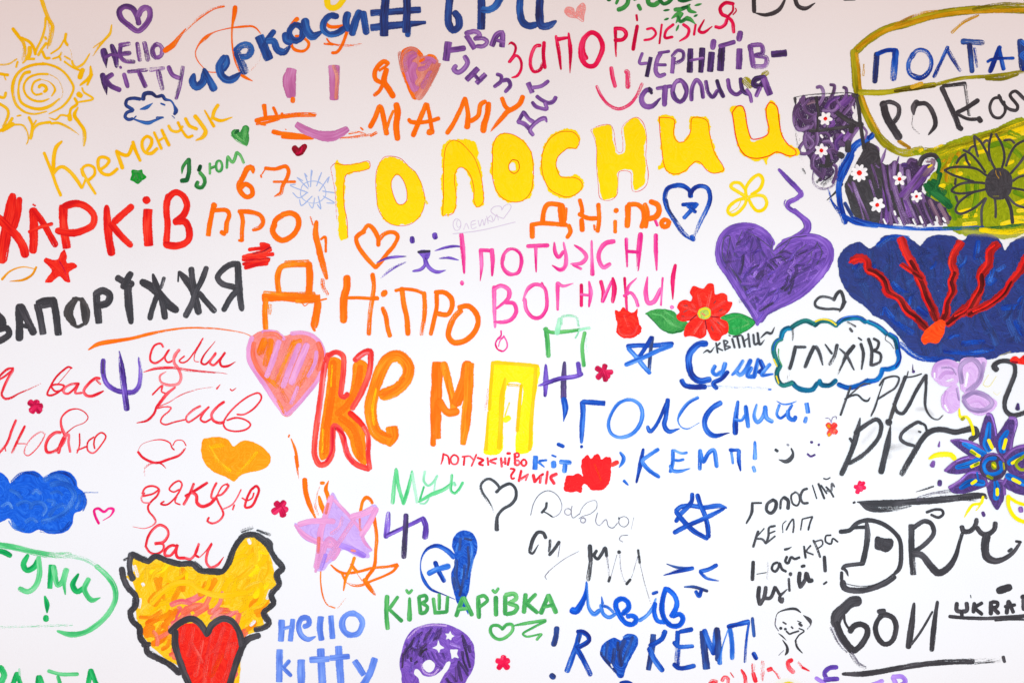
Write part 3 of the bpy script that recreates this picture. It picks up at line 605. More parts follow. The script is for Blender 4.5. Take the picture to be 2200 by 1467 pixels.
S('light_green',4,'70,41 69,52 70,58',d=.3);S('light_green',3,'56,47 62,54 70,59',d=.3);S('light_green',.8,'53,50 60,57 72,63',d=.2);S('dark_green',3,'62,44 58,48',d=.3)
P('painted_word','green word Ізюм with dark first letter')
L();S('dark_green',4.8,'3,78 3.5,92 1,103');S('green',3.4,'1,80 -4,88 -5,95,.4',d=.1);S('dark_green',5,'-6,104 2,103')
L();S('dark_green',5,'17,86 15,92');S('green',4.2,'16,94 21,100 22,106 18,112 12,110 14,105',d=.05)
L();S('light_green',2.8,'28,83 28,96');S('green',3,'29,89 36,86');E('light_green',3,39,86.5,3.6,6.5)
L();S('light_green',3,'48,89 49,75');S('light_green',3.4,'49,75 55,82 60,70');S('light_green',3.2,'60,70 64,74 68,83',d=.1)
P('painted_heart','small dark red heart with two round lobes')
F('dark_red','133,65 129,62 125,64 125,68 128,72 132,75 137,73 141,68 143,62 140,60 136,62')
S('crimson',2,'137,64 135,70 130,72',d=.4)
P('painted_number','orange number 67 with blotchy edges')
L();S('orange',6,'79,94,.5 78,89 73,89 69,96 65,104');S('orange',5.4,'64,104 62,110 65,118 72,123 78,120 77,112 70,108 63,113',d=.06)
L();S('orange',4.2,'93,89 105,90 118,87 121,92 119,101 114,110 112,118 105,122,.4',d=(0,.25));S('orange',3,'103,105 113,105 129,105',d=.25);S('orange',2,'88,97 89,100');S('orange',1.4,'89,97 94,89',d=.35)
P('painted_sun','pale blue pencilled sun of zigzag rays')
E('pencil_blue',.8,150,117,15,13);
for q in ('131,100 144,113','131,100 138,104','140,95 145,111','140,95 143,99','148,91 147,111','149,92 148,98','160,94 154,110','158,98 156,104','168,100 157,116','169,99 167,106','161,116 175,118','162,122 175,130 166,130','156,122 159,137 155,132','152,124 149,136 145,131','149,122 136,133 134,126','143,118 133,124 126,118','144,118 123,109 129,108'):S('pencil_blue',1.1,q)
P('painted_word','large yellow word ГОЛОСНИЙ with thin orange contours')
L();F('yellow','176,83 178,79 183,84 190,85 216,82 217,88 213,91 190,96 188,98 188,108 187,118 187,135 189,147 190,160 191,171 183,174 180,168 180,150 178,130 177,110',rg=2)
S('red_orange',.7,'176,83 171,88 173,100 176,118 177,135 178,150',d=.45);S('red_orange',.7,'176,83 185,85 200,84 216,81 217,88 212,91 190,96 187,103 186,115 187,135 190,150 191,171',d=.12)
T(800,200,400)
L();F('yellow','8,84 14,78 24,76 34,79 42,86 51,94 56,103 60,114 62,126 60,138 54,149 45,154 32,156 20,154 12,147 7,137 5,122 4,105 5,92',h='24,101 29,97 35,101 39,109 41,119 40,127 36,131 30,131 26,124 23,114 23,107',rg=2)
S('red_orange',.6,'8,84 14,76 24,75 34,78 42,86 51,94 56,103 60,114 62,126 60,138 54,148 45,155 32,157 20,154 12,146 7,137 5,122 4,105 5,92 8,84',d=.2);S('red_orange',.7,'24,101 29,96 35,101 39,109 41,119 40,128 35,132 30,131 26,124 23,114 22,107 24,101',d=.1);S('yellow',3,'62,127 65,131',d=.3)
L();F('yellow','83,62 90,56 104,55 114,55 123,60 125,68 125,80 129,90 130,105 131,118 132,131 124,135 119,131 118,118 115,103 112,94 107,89 101,89 99,97 100,110 99,120 99,133 97,140 92,142 90,146 88,143 84,146 81,140 83,120 81,110 82,100 82,80',rg=2)
S('red_orange',.7,'83,144 84,120 84,100 85,75 88,62 95,56 103,58 111,65 120,76 125,88 129,102 131,118 131,129 124,135 120,127 120,113 116,98 110,90 103,88 98,95 97,105 99,120 98,136 94,143 83,145',d=.08)
L();F('yellow','142,58 150,49 158,46.5 170,51 181,59 187,68 191,78 190,95 192,108 189,116 186,124 178,128 167,130 155,127 147,118 142,100 139,93 141,82 141,70',h='163,83 167,82 170,87 169,91 165,92 162,90',rg=2)
S('red_orange',.7,'142,64 147,52 155,48 165,49 177,56 187,69 190,85 190,100 187,117 178,127 167,129 155,125 147,116 142,100 142,80 142,64',d=.1);E('red_orange',.8,167.5,87,6.5,8,d=.05)
T(1200,200,400)
L();F('yellow','-1,45 10,43 19,43 25,50 25,58 20,66 12,66 4,70 -1,77 -3,86 0,93 3,98 12,98 24,97 27,101 30,108 27,115 18,122 8,125 -2,123 -12,116 -18,103 -22,92 -22,82 -18,65 -12,53',rg=2)
S('red_orange',.7,'20,66 24,61 24,54 18,47 9,45.5 0,47 -10,54 -18,68 -20,85 -17,102 -10,114 0,120 9,123 18,121 26,115 28,108 25,103 18,100 10,100 3,99 -1,93 -3,84 -1,76 6,69 12,65 20,66',d=.1)
L();F('yellow','40,44 48,40 62,39 64,45 64,55 66,63 70,73 78,70 78,55 77,40 83,33 92,30 98,36 103,47 103,58 101,64 102,78 103,86 102,100 102,107 96,112 90,115 88,108 88,97 86,91 70,93 70,102 69,116 66,123 60,125 53,126 50,120 48,108 46,94 45,82 45,65 43,52',rg=1)
S('red_orange',.7,'38,44 48,39 61,38 65,45 67,60 70,70 75,70 76,58 75,42 80,35 92,29 99,34 103,45 104,58 103,75 106,97 103,110 95,116 88,116 86,105 85,94 72,93 70,110 69,120 63,126 55,127 49,124 47,108 45,85 45,65 42,52 38,44',d=.4)
L();F('yellow','119,28 134,27 139,31 137,44 138,52 142,57 147,58 151,54 155,44 155,32 157,28 170,28 178,32 179,48 184,62 187,75 194,87 197,92 190,95 182,95 174,90 166,83 162,82 156,87 150,93 138,97.5 128,94 124,88 118,91 118,85 122,82 121,65 120,45',rg=2)
S('red_orange',.8,'119,29 133,30 137,33 136,45 137,53 141,58 147,58 152,54 156,45 158,30 170,30 176,34 178,45 181,60 185,72 194,86 195,91 184,95 176,92 167,82 162,81 156,86 148,93 137,96 128,92 124,82 122,65 120,48 119,29',d=.06)
T(1600,0,600)
L();F('yellow','-11,86 -7,83 -1,84 0,90 2,101 6,111 17,106 18,98 16,85 20,80 25,82 28,95 29,106 33,113 41,118 42,122 36,124 25,121 19,124 17,130 15,126 9,127 2,125 -4,119 -7,110 -9,97',rg=2)
S('red_orange',.8,'-10,89 -6,84 -2,84 0,88 2,100 5,109 7,110 17,107 19,103 17,92 17,85 20,81 25,84 27,95 29,106 34,114 40,119 40,122 35,123 25,120 19,123 9,125 1,123 -4,117 -7,108 -9,95 -10,89',d=.05)
# ---------------------------------------------------------------- middle band
T(0,390,400)
P('painted_word','thick red word ХАРКІВ running off the left edge')
L();S('red',12,'15,17,.7 12,35 9,50 6,68 2,94',d=.05);S('red',7,'23,20 21,40 17,55',d=.04);S('red',9,'-3,42 10,55 20,65 28,78 30,88',d=.03)
L();S('red',9,'39,33 40,50 40,70 39,83',d=.05);S('red',7,'39,33 50,48 60,65 66,76',d=.04);S('red',3.8,'34,60 48,54 62,50');S('red',2.4,'39,27 42,29',d=.25)
L();S('red',9,'75,28 75,45 77,65 79,79',sq=1,d=.03);S('red',7.6,'75,30 90,26 102,30 111,41 109,52 98,58 85,61 67,58',d=.03)
L();S('red',8.6,'126,30,.7 127,50 129,70 132,86');S('red',7.4,'156,29 146,38 134,49',d=.06);S('red',7.6,'131,50 143,64 155,76,.8',d=.05)
L();S('red',10,'175,33 174,50 176,76',sq=1,d=.06);S('red',9,'171,23 175,21')
L();S('red',7,'199,16 196.5,35 198,50 197,65 196,76');S('red',7,'197,42 198,22 207,13 216,17 221,28 217,40 206,48',d=.05);S('red',7.6,'206,48 219,48 224,60 222,70 210,76 195,75',d=.04)
P('painted_leaf','thin orange leaf outline at the left edge')
S('mustard_orange',2,'2,116,1.4 12,106 27,101,.6 40,103,.5');S('mustard_orange',2.6,'43,101 38,110 28,116 12,118,.3',d=.1)
P('painted_star','solid red five pointed star below the red word')
F('red','76,81 79,88 79,96 88,96 91,101 82,107 82,113 83,119 77,118 70,112 61,119 53,119 61,105 52,94 54,90 60,92 68,92 72,84',rg=.8)
S('red',5,'56,93 70,103 79,116',d=.15);S('crimson',1.2,'70,94 76,104 81,117',d=.5)
T(380,400,400)
P('painted_word','orange word ПРО with blotted strokes')
L();S('orange',5.4,'44,21 42,30 39,45 37,59',sq=1);S('orange',5,'42,29 59,29 62,34 59,44 58,55',d=.04);S('orange',6,'42,22 46,24');S('orange',5,'52,54 57,57',d=.1)
L();S('orange',4.6,'75,29 78,40 77,52 77,65',d=(0,.15));S('orange',5,'73,30 88,31 99,35 102,43 98,49 90,52,.7',d=(0,.3));S('orange',3,'73,64 77,65')
L();S('orange',6,'113,53 117,40 126,34',d=(0,.2));S('orange',6,'124,34 134,32 142,36 144,45 138,57 125,64 118,61 113,53 116,44')
P('painted_smudge','brushed red smudge right of the black word')
H('red','84,74 90,71 96,71 106,68 113,70 113,77 117,82 110,84 109,95 95,96 81,98 77,90 77,85',-6,4,5.2,d=.08)
H('dark_red','90,74 112,72 110,92 84,95',-8,9,1.4,d=.5)
P('painted_scribble','orange vertical squiggle beside the orange Д')
S('orange',2.2,'158,36 161,46',d=.5);S('orange',6.4,'165,42,.7 164,56 168,75 173,95 177,109,.6',d=(0,.25));S('orange',2.8,'170,63 175,60 176,72 176,78',d=.2);S('orange',4.5,'172,110 173,120 178,128',d=.6);S('orange',1.2,'171,115 173,121',d=.2)
P('painted_word','large orange word ДНІПРО with a roofed first letter')
T(400,560,400)
L();S('orange_light',6,'110,39 108,20 112,8 122,5 146,5',d=.1);S('orange_light',4,'117,2 145,1',d=.45);S('orange',7.4,'145,3 146,20 145,39');S('orange',9,'90,44 115,43 140,45 158,45',sq=1);S('orange_light',4.5,'92,38 120,39.5 152,39',d=.3);S('orange_light',5,'130,48 155,48',d=.2)
S('orange_light',6,'94,45 93,60 94,82',d=.12);S('orange_light',4,'99,52 99,63',d=.45);S('orange',8.4,'156,49 154,62 151,78',d=.08);S('orange',2,'158,47 166,45',d=.15);S('orange',1,'137,50 140,53.5 144,51');S('orange',3,'149,78 152,83',d=.15)
L();S('orange',8.2,'190,19 190,32 187,42 186,55 186,72');S('orange',3.8,'190,44 205,44 224,45')
T(740,450,400)
S('orange',4.8,'33,76 35,90 33,105 30,125 29,148',d=(.02,.4));S('orange',4.5,'33,105 40,105')
L();S('orange',8.5,'46,98 48,100');S('orange',5,'45,116 49,127 51,140 54,150',d=(.3,0))
L();S('orange',5.8,'68,93 70,110 74,130 75,148');S('orange',3.8,'60,96 70,94 85,96 95,100',d=.08);S('orange',4.8,'94,98 95,115 94,130 91,148',d=(0,.35))
L();S('orange',4.8,'109,97 109,115 106,130 102,148');S('orange',5.4,'107,98 118,98 126,105 127,115 122,124 109,123',d=.05)
L();S('orange',6,'135,116 146,114 155,122 158,133 152,147 140,156 129,157 123,150 124,140 130,127 138,119',d=.04)
P('painted_heart','orange heart outline left of the purple cat face')
S('orange',5,'40,43 40,35 33,22 28,19 22,26 14,34 16,43 25,56 37,69',d=.02);S('orange',4.6,'37,69 43,62 50,53 59,42 63,32 60,28 53,27 46,30 41,36',d=.1);S('orange',5,'13,34 18,29 24,26')
P('painted_face','purple cat face of eyes, nose and whiskers')
L('eye');S('purple_blue',5.2,'80,33 80.5,39',d=.05)
L('eye');S('purple_blue',6,'106.5,29 107.5,34')
L('nose');F('purple_blue','87,50 101,49 100,57 96,61 92,57');S('violet',3,'87,50.5 101,49.5')
L('mouth');S('purple_blue',3.6,'95,58 95,66 90,71 81,73,.6');S('purple_blue',4,'96,60 98,66 104,72 110,74 119,72,.3')
for q,d in (('107,49 120,45 132,43.5 141,45',.08),('112,58 122,57 135,60',.25),('38,63 50,58 62,56 73,55.5',.12),('43,81 58,69 73,62',.42)):
    L('whisker');S('purple_blue',3,q,d=d,pt=1)
P('painted_word','hot pink exclamation ПОТУЖНІ ВОГНИКИ on two lines')
L('exclamation_mark');S('hot_pink',5,'138,29 140,50 141.5,75,.5',d=.2);S('hot_pink',5.5,'138,87 140,87')
L();S('hot_pink',4.4,'161,47 162,65 160.5,84,.2',d=.06);S('hot_pink',4,'160,48 175,49');S('hot_pink',4.8,'174,47 175,60 174.5,78,.5',d=.05)
L();E('hot_pink',4,198,62,11.5,15.5,d=.12)
T(1100,420,400)
L();S('hot_pink',4.6,'18,60 43,59');S('hot_pink',4.2,'28,62 28.5,90,.4')
L();S('hot_pink',4.2,'50,56,.5 51,67 55,73 61,66');S('hot_pink',4.4,'61,56,.5 64,75 62,85 57,88 48,83,.4')
L();S('hot_pink',4.2,'74,59,.5 83,65 88,73 82,80 70,81,.5');S('hot_pink',3,'72,82 82,87');S('hot_pink',4.6,'94,54,.5 95,94')
S('hot_pink',5,'121,54 110,57 103,67 103,77 108,85 116,81',d=.08)
L();S('hot_pink',4.2,'135,51 136,84,.5',d=(0,.2));S('hot_pink',5.8,'152,45 150,65 149,88,.4',d=(.05,.25));S('hot_pink',3.8,'136,66 149,67')
L();S('hot_pink',4.8,'170,46 170,65 171,88,.4',d=(0,.15));S('hot_pink',3.4,'169,29 172,36')
T(740,450,400)
L();S('hot_pink',4.6,'177,91 177,110 178,139,.6',d=.1);S('hot_pink',4.6,'176,94 185,90 194,95 194,104 180,117,.5');S('hot_pink',4.4,'190,110 200,111 203,120 197,130 188,133 177,133,.5',d=.04)
T(1100,420,400)
L();S('hot_pink',4.2,'13,124,.4 19,110 28,105 38,109 41,120 40,135 33,144 25,144 17,135 15,122');S('hot_pink',3,'35,103 41,116,.3',d=.2)
L();S('hot_pink',4.8,'54,103 54,135,.6',d=(.02,.2));S('hot_pink',3.2,'54,103 60,107 72,104,.3')
L();S('rose_deep',3.8,'82,105 82,131');S('hot_pink',4.6,'91,102,.5 93,115 91,131,.5');S('hot_pink',3,'81,117 91,118')
L();S('rose_deep',4.2,'105,101 108,115 107,126');S('hot_pink',3.6,'107,126 113,112 118,101',d=.1);S('rose_deep',5.6,'119,98,.6 121,110 119,126,.7',d=.1)
L();S('rose_deep',3.2,'133,97 135,132,.6');S('hot_pink',3.4,'147,98,.4 138,107 135,117');S('hot_pink',3.6,'132,119 140,115 146,122 149,131')
L();S('hot_pink',4.8,'160,97,.4 158,115 161,127 167,126 176,110');S('hot_pink',2.2,'178,97 176,130',d=.1)
L('exclamation_mark');S('rose_deep',5,'193,82,.7 190,100 190,122,.3');S('hot_pink',4,'188,131 190,133')
T(1100,420,400)
P('painted_word','small orange word ДНІПР with full stop, right of centre top')
L();S('orange',5.6,'24,50 24,35');S('orange',5,'22,35 35,33 65,35',d=(0,.15));S('orange',5,'67,35 69,43 65,50');S('orange',5.4,'36,32 38,18 42,11 58,11');S('orange',8,'58,11 59,22 60,35',d=.08);S('orange',3.4,'64,15 63,30',d=.2)
L();S('orange',4.8,'80,5 83,17 82,25');S('orange',4.8,'79,22 90,27 101,27');S('orange',4.8,'102,10 103,28 101,43',d=.08);S('orange',5.4,'82,28 83,42',d=.12);S('orange',2.6,'97,35 98,41',d=.3)
L();S('orange',6,'122,17 124,19');S('orange',4.2,'122,30 122,44')
L();S('orange',6.6,'137,12 137,25 136,37');S('orange',5.6,'137,11 148,11 155,17 156,28 153,38',d=.04)
L();S('orange',5,'157,10 160,20 158,38',d=.1);S('orange',6,'163,7 172,11 174,18 170,25 160,28')
L('full_stop');E('orange',5.6,181,33,4.4,4)
P('painted_heart','blue heart outline with a small star inside')
T(1200,200,400)
L('outline');S('cobalt',5.2,'156,123,1.2 155,116 147,110 138,109.5 129,113 125.5,124 128,135 136,149 147,165 158,174,.5',d=(.05,.4));S('cobalt',4.8,'155,121 160,113 168,110 176,113 179,124 175,138 168,151 159,172,.5',d=(.05,.45));S('navy',2,'128,126 131,138 140,152',d=.1);S('cobalt',5,'157,169 160,174',d=.1)
L('star');S('cobalt',4.2,'146,132 163,131');S('cobalt',4.4,'164,131 148,148');S('cobalt',4,'152,133 162,141')
P('painted_flower','yellow outlined four petal flower beside the purple heart')
T(1560,340,320)
for q in ('30,58 29,45 40,29 49,25 54,32 50,45 37,54','29,57 18,50 7,42 10,37 20,37 28,46','29,59 15,63 4,73 3,80 9,84 18,80 28,68 30,60','33,58 45,55 56,57 60,67 55,76 46,78 38,70 33,60'):
    L('petal');S('bright_yellow',4.6,q,d=.03)
L('vein');S('bright_yellow',1.2,'22,63 17,73 6,80')
P('painted_heart','large glossy purple heart with a curling tail')
L('tail')
S('purple_vivid',6.4,'78,17,.7 90,30 105,45 110,53 104,60 92,66 91,72 105,82 115,92 118,103 110,112,1.2 92,122 76,134',d=.03)
S('purple_vivid',5,'100,76 112,86 122,95 122,107 112,116 97,120',d=.12)
S('purple_vivid',3,'111,48 113,55 104,61',d=.25);S('purple_vivid',2.4,'88,62 86,68 92,76',d=.35)
S('gray_violet',1,'78,136 100,118 114,108 115,96',d=.15);S('gray_violet',1,'70,138 90,120',d=.1)
T(1500,460,400)
L('body')
F('purple_vivid','89,32 80,21 68,13 53,10 38,14 26,24 20,42 22,58 32,73 43,90 55,108 63,121 70,132 75,125 80,118 92,113 110,106 125,97 140,83 152,69 160,53 160,40 153,30 142,25 130,24 116,27 106,30 96,34 89,42')
H('purple_mid','30,30 60,20 86,48 86,90 65,118 45,88 27,58',68,6.5,5,d=.2)
H('purple_mid','92,48 120,34 148,36 150,55 120,90 75,118 85,80',-28,6.5,5,d=.2)
H('violet','95,45 132,42 128,55 98,58',-15,6.5,3,d=.5)
H('violet','60,70 84,55 100,58 80,82 66,92',40,6,4,d=.5)
S('violet',2.2,'40,66 50,80 60,93',d=.3);S('violet',5,'66,90 78,66 92,54',d=.55)
S('lilac_mid',5,'68,60 66,74',d=.5);S('lilac_mid',3,'92,52 111,72',d=.5)
S('purple_vivid',7,'88,36 80,24 68,16 53,14 38,18 28,28 24,42 26,56 36,72 47,89 58,106 66,118 71,128',d=.05)
S('purple_vivid',7,'100,34 116,29 130,27 142,29 152,36 156,46 152,60 142,74 126,90 110,101 92,110 79,117 73,126',d=.05)
S('purple_blue',2.4,'70,126 80,112 90,98 96,86 112,72',d=.3)
for q in ('88,32 86,44 90,50','88,44 110,28','92,49 104,38 110,29 128,26','56,21 70,28 86,40','52,20 46,35 42,50','33,52 37,26 31,28 28,42','118,58 136,42 141,33','110,50 128,36','134,45 132,55 122,64','96,48 110,64','30,28 29,50 40,66 62,100','140,34 146,45 140,60'):
    S('gray_violet',1,q,d=.25)
R('30,28 55,18 78,30 86,50 110,36 145,34 150,55 120,88 78,118 66,118 45,86 28,56',70,3.6,22,-40,lambda x,y:random.choice(['purple_vivid','purple_mid','purple_blue','purple_vivid','violet']),d=.4)
L('splatter');S('violet',4,'58,19 66,17',d=.8);S('violet',3,'70,27 73,32',d=.8);S('violet',3,'48,104 57,99',d=.7)
P('painted_heart','small black heart outline left of the blue fan')
S('black',3.6,'160,102 164,94 168,91 171,97 172,104 170,110 167,115,.5',d=.04);S('black',2.8,'161,101 152,98 144,98 138,104 139,109 150,112 160,112 168,113',d=.1);S('black',3,'174,103 170,111',d=.15)
P('painted_fan','large navy blue scalloped fan with branching red veins')
T(1780,490,420)
L('fan')
F('navy_deep','10,36 13,30 20,21 35,16 46,23 55,17 60,10 72,8 85,9 95,14 103,20 110,12 122,8 138,9 148,13 153,13 157,8 168,7 178,7 187,9 195,18 198,25 205,17 213,12 228,10 228,136 210,140 195,143 180,148 140,150 112,149 95,140 85,130 76,118 62,104 50,98 40,88 28,80 20,70 13,57 11,45',rg=1)
H('navy','20,30 100,20 220,25 225,130 110,145 60,95 22,65',75,14,9,d=.7)
for q in ('55,20 70,11 90,12','72,62 82,72 92,76','62,90 78,108 95,118','100,90 110,98','185,45 180,62 188,58','195,90 215,88','130,138 160,140 185,135','80,130 100,145 140,148','210,105 218,120','168,15 165,35','150,130 175,128'):
    S('cobalt',6,q,d=.42)
R('20,30 60,14 100,24 130,12 170,12 220,22 222,130 180,142 110,142 76,112 40,82 20,60',60,5,16,-60,lambda x,y:random.choice(['navy_deep','navy','navy_deep','navy','cobalt']),d=.45)
for w,q in ((8,'26,38 33,34 43,36 45,47 55,52 63,60 67,72 80,80 88,93 100,102 110,113'),(8.4,'82,12 86,25 92,37 100,52 106,65 110,78 117,92 121,104'),(5,'82,41 95,50 105,57'),(8,'149,17 142,28 139,40 142,50 138,60 140,70 134,82 132,95 128,104'),(9,'190,18 182,25 180,40 172,52 172,65 165,78 158,90 145,98 133,108'),(7.6,'224,30 217,46 205,60 198,72 182,85 165,93 157,97')):
    L('vein');S('vein_red',w*1.1,q,rg=2.6)
    vp=q.split();S("dark_vein",w*.5," ".join(vp[len(vp)//3:]),d=.2,rg=2)
    S('red',2.2,' '.join('%g,%g'%(float(p.split(',')[0])-w*.38,float(p.split(',')[1])+w*.14) for p in vp[:-1]),d=.3)
L('ember');F('red_orange','104,124 108,116 112,112 118,107 126,103 131,106 131,113 127,124 122,130 113,129 107,131',rg=.8)
P('painted_swash','soft yellow wash along the top of the blue fan')
S('pale_yellow',9,'150,4 180,6 200,10 224,6',d=.5);S('bright_yellow',5,'170,2 200,5 224,2',d=.35)
T(0,540,400)
P('painted_word','thick black word ЗАПОРІЖЖЯ with doubled Ж')
L();S('black',8,'-3,75 3,82 3,90');S('black',7.4,'-4,92 8,91 11,97 3,104 -6,107',d=.03)
L();S('black',8.4,'23,64 23,82 23,104');S('black',8.4,'24,64 31,78 40,97');S('black',5,'24,87 33,89')
L();S('black',7.8,'44,62 48,80 51,98',sq=1);S('black',6.4,'44,61 54,58 65,57');S('black',5,'50,65 61,63');S('black',7.8,'63,57 67,78 69,99',sq=1,d=.04)
L();S('black_soft',10,'90,56,.6 82,68 81,75 88,86,.6');S('black_soft',10,'97,57,.6 101,70 101,85,.6');S('black_soft',3.6,'84,85 92,89 99,86',d=.1);S('black_soft',4,'86,56 98,57')
L();S('black',8,'114,48 115,65 117,85',sq=1,d=.03);S('black',7.8,'113,50 122,46.5 130,52 127,61 115,64')
L();S('black',9,'151,40 152,60 155,84,.7');S('black',7.4,'138,31 147,36 157,39');S('black',7.4,'155,26 150,34 145,43')
L();S('black',9,'167,36,.9 180,43 192,55 200,64 209,70,.9');S('black',7,'181,28,.5 185,42 192,60 195,79');S('black',4,'194,31 190,44',d=.15);S('black',6.4,'186,52 180,68 177,80',d=.08)
T(400,560,400)
L();S('black',8,'-8,14,.6 0,23 8,35 12,50 15,62');S('black',6.6,'6,9 8,25 11,40');S('black',6.2,'24,8 19,22 12,36 6,52 -1,66',d=(0,.12));S('black',6.2,'15,38 25,50 34,60',d=(0,.12));S('black',2,'-9,14 -9.5,25')
L();S('black',6.2,'63,4 52,5 42,12 37,20 42,27 55,31 62,33',d=.04);S('black',7.4,'61,4 62,25 64,45 66,58,.8',d=.03);S('black',6.2,'61,34 52,45 44,59')
P('painted_swash','long thin orange line under the black word')
T(0,540,400)
S('orange',4.6,'105,116,.4 115,110,1 135,106,1 155,103,.8 175,98,.7 200,93,.5 220,90.5,.45 250,91,.4 275,94,.3 290,97,.25 298,101,.2',d=(0,.4))
T(0,720,400)
P('painted_word','thin red cursive words Я вас Люблю at the left edge')
L();S('red_ink',2.6,'16,39 9,40 0,48 -5,54',d=.1);S('red_ink',2.4,'-4,54 5,49 16,40');S('red_ink',2.8,'15.5,41 10,50 4,63 2,70 6,75 13,74 22,69,.6 36,63,.5 48,57,.4',d=(0,.4))
L();S('red_ink',2.2,'85,39 81,37.5 74,42 66,50 60,60 56,70 61,71 72,65 76,60 69,58 61,60 65,66 74,65',d=.06);S('red_ink',.8,'84,39 75,50 68,58',d=.2)
L();S('red_ink',2.6,'93,57 84,58 77,62 75,67 80,69 88,63 93,57 89,68 97,68',d=.1)
L();S('red_ink',3.2,'118,51 113,51 105,57 99,66 102,71 108,72 116,69 122,66,.5');S('red_ink',2,'114,53 119,58',d=.2)
L();S('red_ink',2.8,'19,100 14,112 8,128 -2,140',d=(0,.15));S('red_ink',1.4,'11,120 6,132 7,137',d=.15)
L();S('red_ink',2.8,'29.5,107 23,120 14,139',d=(0,.25));S('red_ink',1.2,'20,128 31,128',d=.2);S('red_ink',1.6,'52,116 49,114 40,119 32,129 29,139 33,142 43,134 51,122 53,116',d=.22)
L();S('red_ink',3.4,'72,115 66,115 58,121 54,131 56,138 64,137 74,128 77,119 74,112 72,104,.8 73,97,.6 81,89,.6 91,87,.4 100,91,.4 104,97,.4 100,103,.3 88,108,.3 79,115,.5',d=.08)
L();S('red_ink',4,'76,120 71,131 69,139',d=.06);S('red_ink',2.6,'76,120 81,117 81,127 83,138')
L();S('red_ink',1.8,'94,116 94,130 91,139',d=.1);S('red_ink',1.8,'91,136 103,131');S('red_ink',1.8,'111,120 104,126 104,136 110,139 120,129 125,119 120,115 113,120 111,128 112,134',d=.14)
P('painted_flower','crimson five petal flower left of the purple trident')
for x,y in ((35,79),(44,78),(49,84),(47,90),(37,90)):
    L('petal');S('crimson_deep',8,'42,84,.7 %g,%g,1'%(x,y))
P('painted_trident','purple trident left of the red cursive words')
S('purple_blue',5.4,'122,29 122,45 126,57 135,64 145,67 158,67 164,60,.9 166,45,.8 164,27,.4',d=(.02,.25));S('violet',2.6,'122,30 121.5,45');S('purple_blue',6.4,'141,20,.3 144,40 147,65 150,88',d=(.3,.12))
P('painted_word','red cursive word Суми underlined with a long tail')
L();S('red_ink',2.4,'193,14 190,10 183,12 178,22 178,30 183,33 192,28 199,18')
L();S('red_ink',2.2,'200,17 195,27 198,32 204,30 211,18');S('red_light',3.2,'212,17 206,25 206,33 211,40 214,50 211,57 200,59 190,55,.8 189,48,.7 196,43,.3',d=(.05,.15))
T(280,730,400)
L();S('red_ink',1.8,'64,19 58,25 61,27 67,25 76,14 86,-2');S('red_ink',1,'84,3 76,18 76,25 81,26',d=.1)
L();S('red_ink',2.4,'100,2,.3 86,20,.8 84,27 88,29 95,23 101,15');S('red_ink',2.6,'101,16 94,27 98,30 106,23 112,15');S('red_ink',2.6,'112,15 106,25 108,31 115,31 124,26,.3')
L('underline');S('red_ink',2.8,'16,38,.3 30,34 50,33 70,36 90,38,.8 114,40,.3',d=(.12,.35))
P('painted_word','red cursive word Київ beside the pink and orange heart')
L();S('red_ink',2,'26,65 36,55 38,54 37,61 41,63');S('red_ink',3.4,'53,56,.6 44,63 36,73 31,80');S('red_ink',2.6,'31,79 28,87 20,95 8,98,.4',d=(0,.3));S('red_ink',1.2,'32,79 38,77 47,73 60,65 78,59 97,56',d=(.1,.6));S('red_ink',1.8,'31,81 40,79 48,80 46,84 38,91 36,97 41,100 52,97 65,94',d=.08)
L();S('red_ink',2.2,'83,78 74,83 66,92 68,97 76,93 86,85 93,79',d=.06);S('red_ink',2.2,'93,79 86,87 83,94 88,97 96,93')
L();S('red_ink',3,'111,73 103,79 96,88 98,95 105,98 111,97');S('red_ink',2.2,'102,58 106,53,.4');S('red_ink',1.6,'118,58 120,60 125,57,.4')
L();S('red_ink',2,'126,88 134,88 147,80 155,68 152,63 143,65 128,75 114,90 110,99 113,105 125,108 138,105 142,100 137,95 125,92 114,95',d=.1)
P('painted_heart','thin red open heart outline under the cursive words')
S('red_ink',2.8,'9,132 15,139 30,145 45,141 58,136 65,128,.6',d=.05);S('red_ink',1.6,'9,131,.3 13,124,.3 25,119,.4 38,118 47,122 49,127 52,130',d=.06);S('red_ink',1.2,'50,125 54,119 62,119 66,125',d=.1)
T(260,960,400);S('red_ink',2,'43,18 34,20 28,26 28,34,.3',d=(.15,.6));S('red_ink',1.8,'42,18 48,20 53,25,.3');T(280,730,400)
P('painted_heart','solid amber orange heart below the red cursive words')
F('orange_amber','122,126 116,118 107,115 95,115 86,118 84,125 84,135 88,146 98,155 108,160 117,164 122,167 130,160 142,156 156,153 164,147 166,138 158,128 147,121 138,119 130,120',rg=.8)
S('amber',4,'92,125 105,145 118,155',d=.45);S('amber',3,'150,132 135,150 126,158',d=.5);S('amber',5,'96,127 110,124',d=.5)
P('painted_scribble','orange fork of thin strokes with crossing spikes behind the lilac star')
S('orange',2,'188,112 187,115',d=.1);S('orange',3,'190,117,.5 195,130 198,150,1',d=.06)
T(520,700,400)
P('painted_heart','large salmon and lilac striped heart touching the orange К')
F('salmon_pink','49,12 42,6 32,5 18,8 10,15 6,28 8,42 16,55 27,72 40,92 49,106 55,107 64,98 76,82 88,67 94,52 98,38 96,25 90,15 80,8 68,6 56,10',rg=.6)
S('lilac_pink',5,'12,13 8,28 9,42 18,57 30,75 42,93 51,104',d=.12);S('lilac_pink',4.5,'58,9 70,8 82,11 92,20 97,34 95,50 88,66 76,81 62,97 53,105',d=.2);S('lilac_pink',4,'24,7 36,7 46,12 50,16',d=.15)
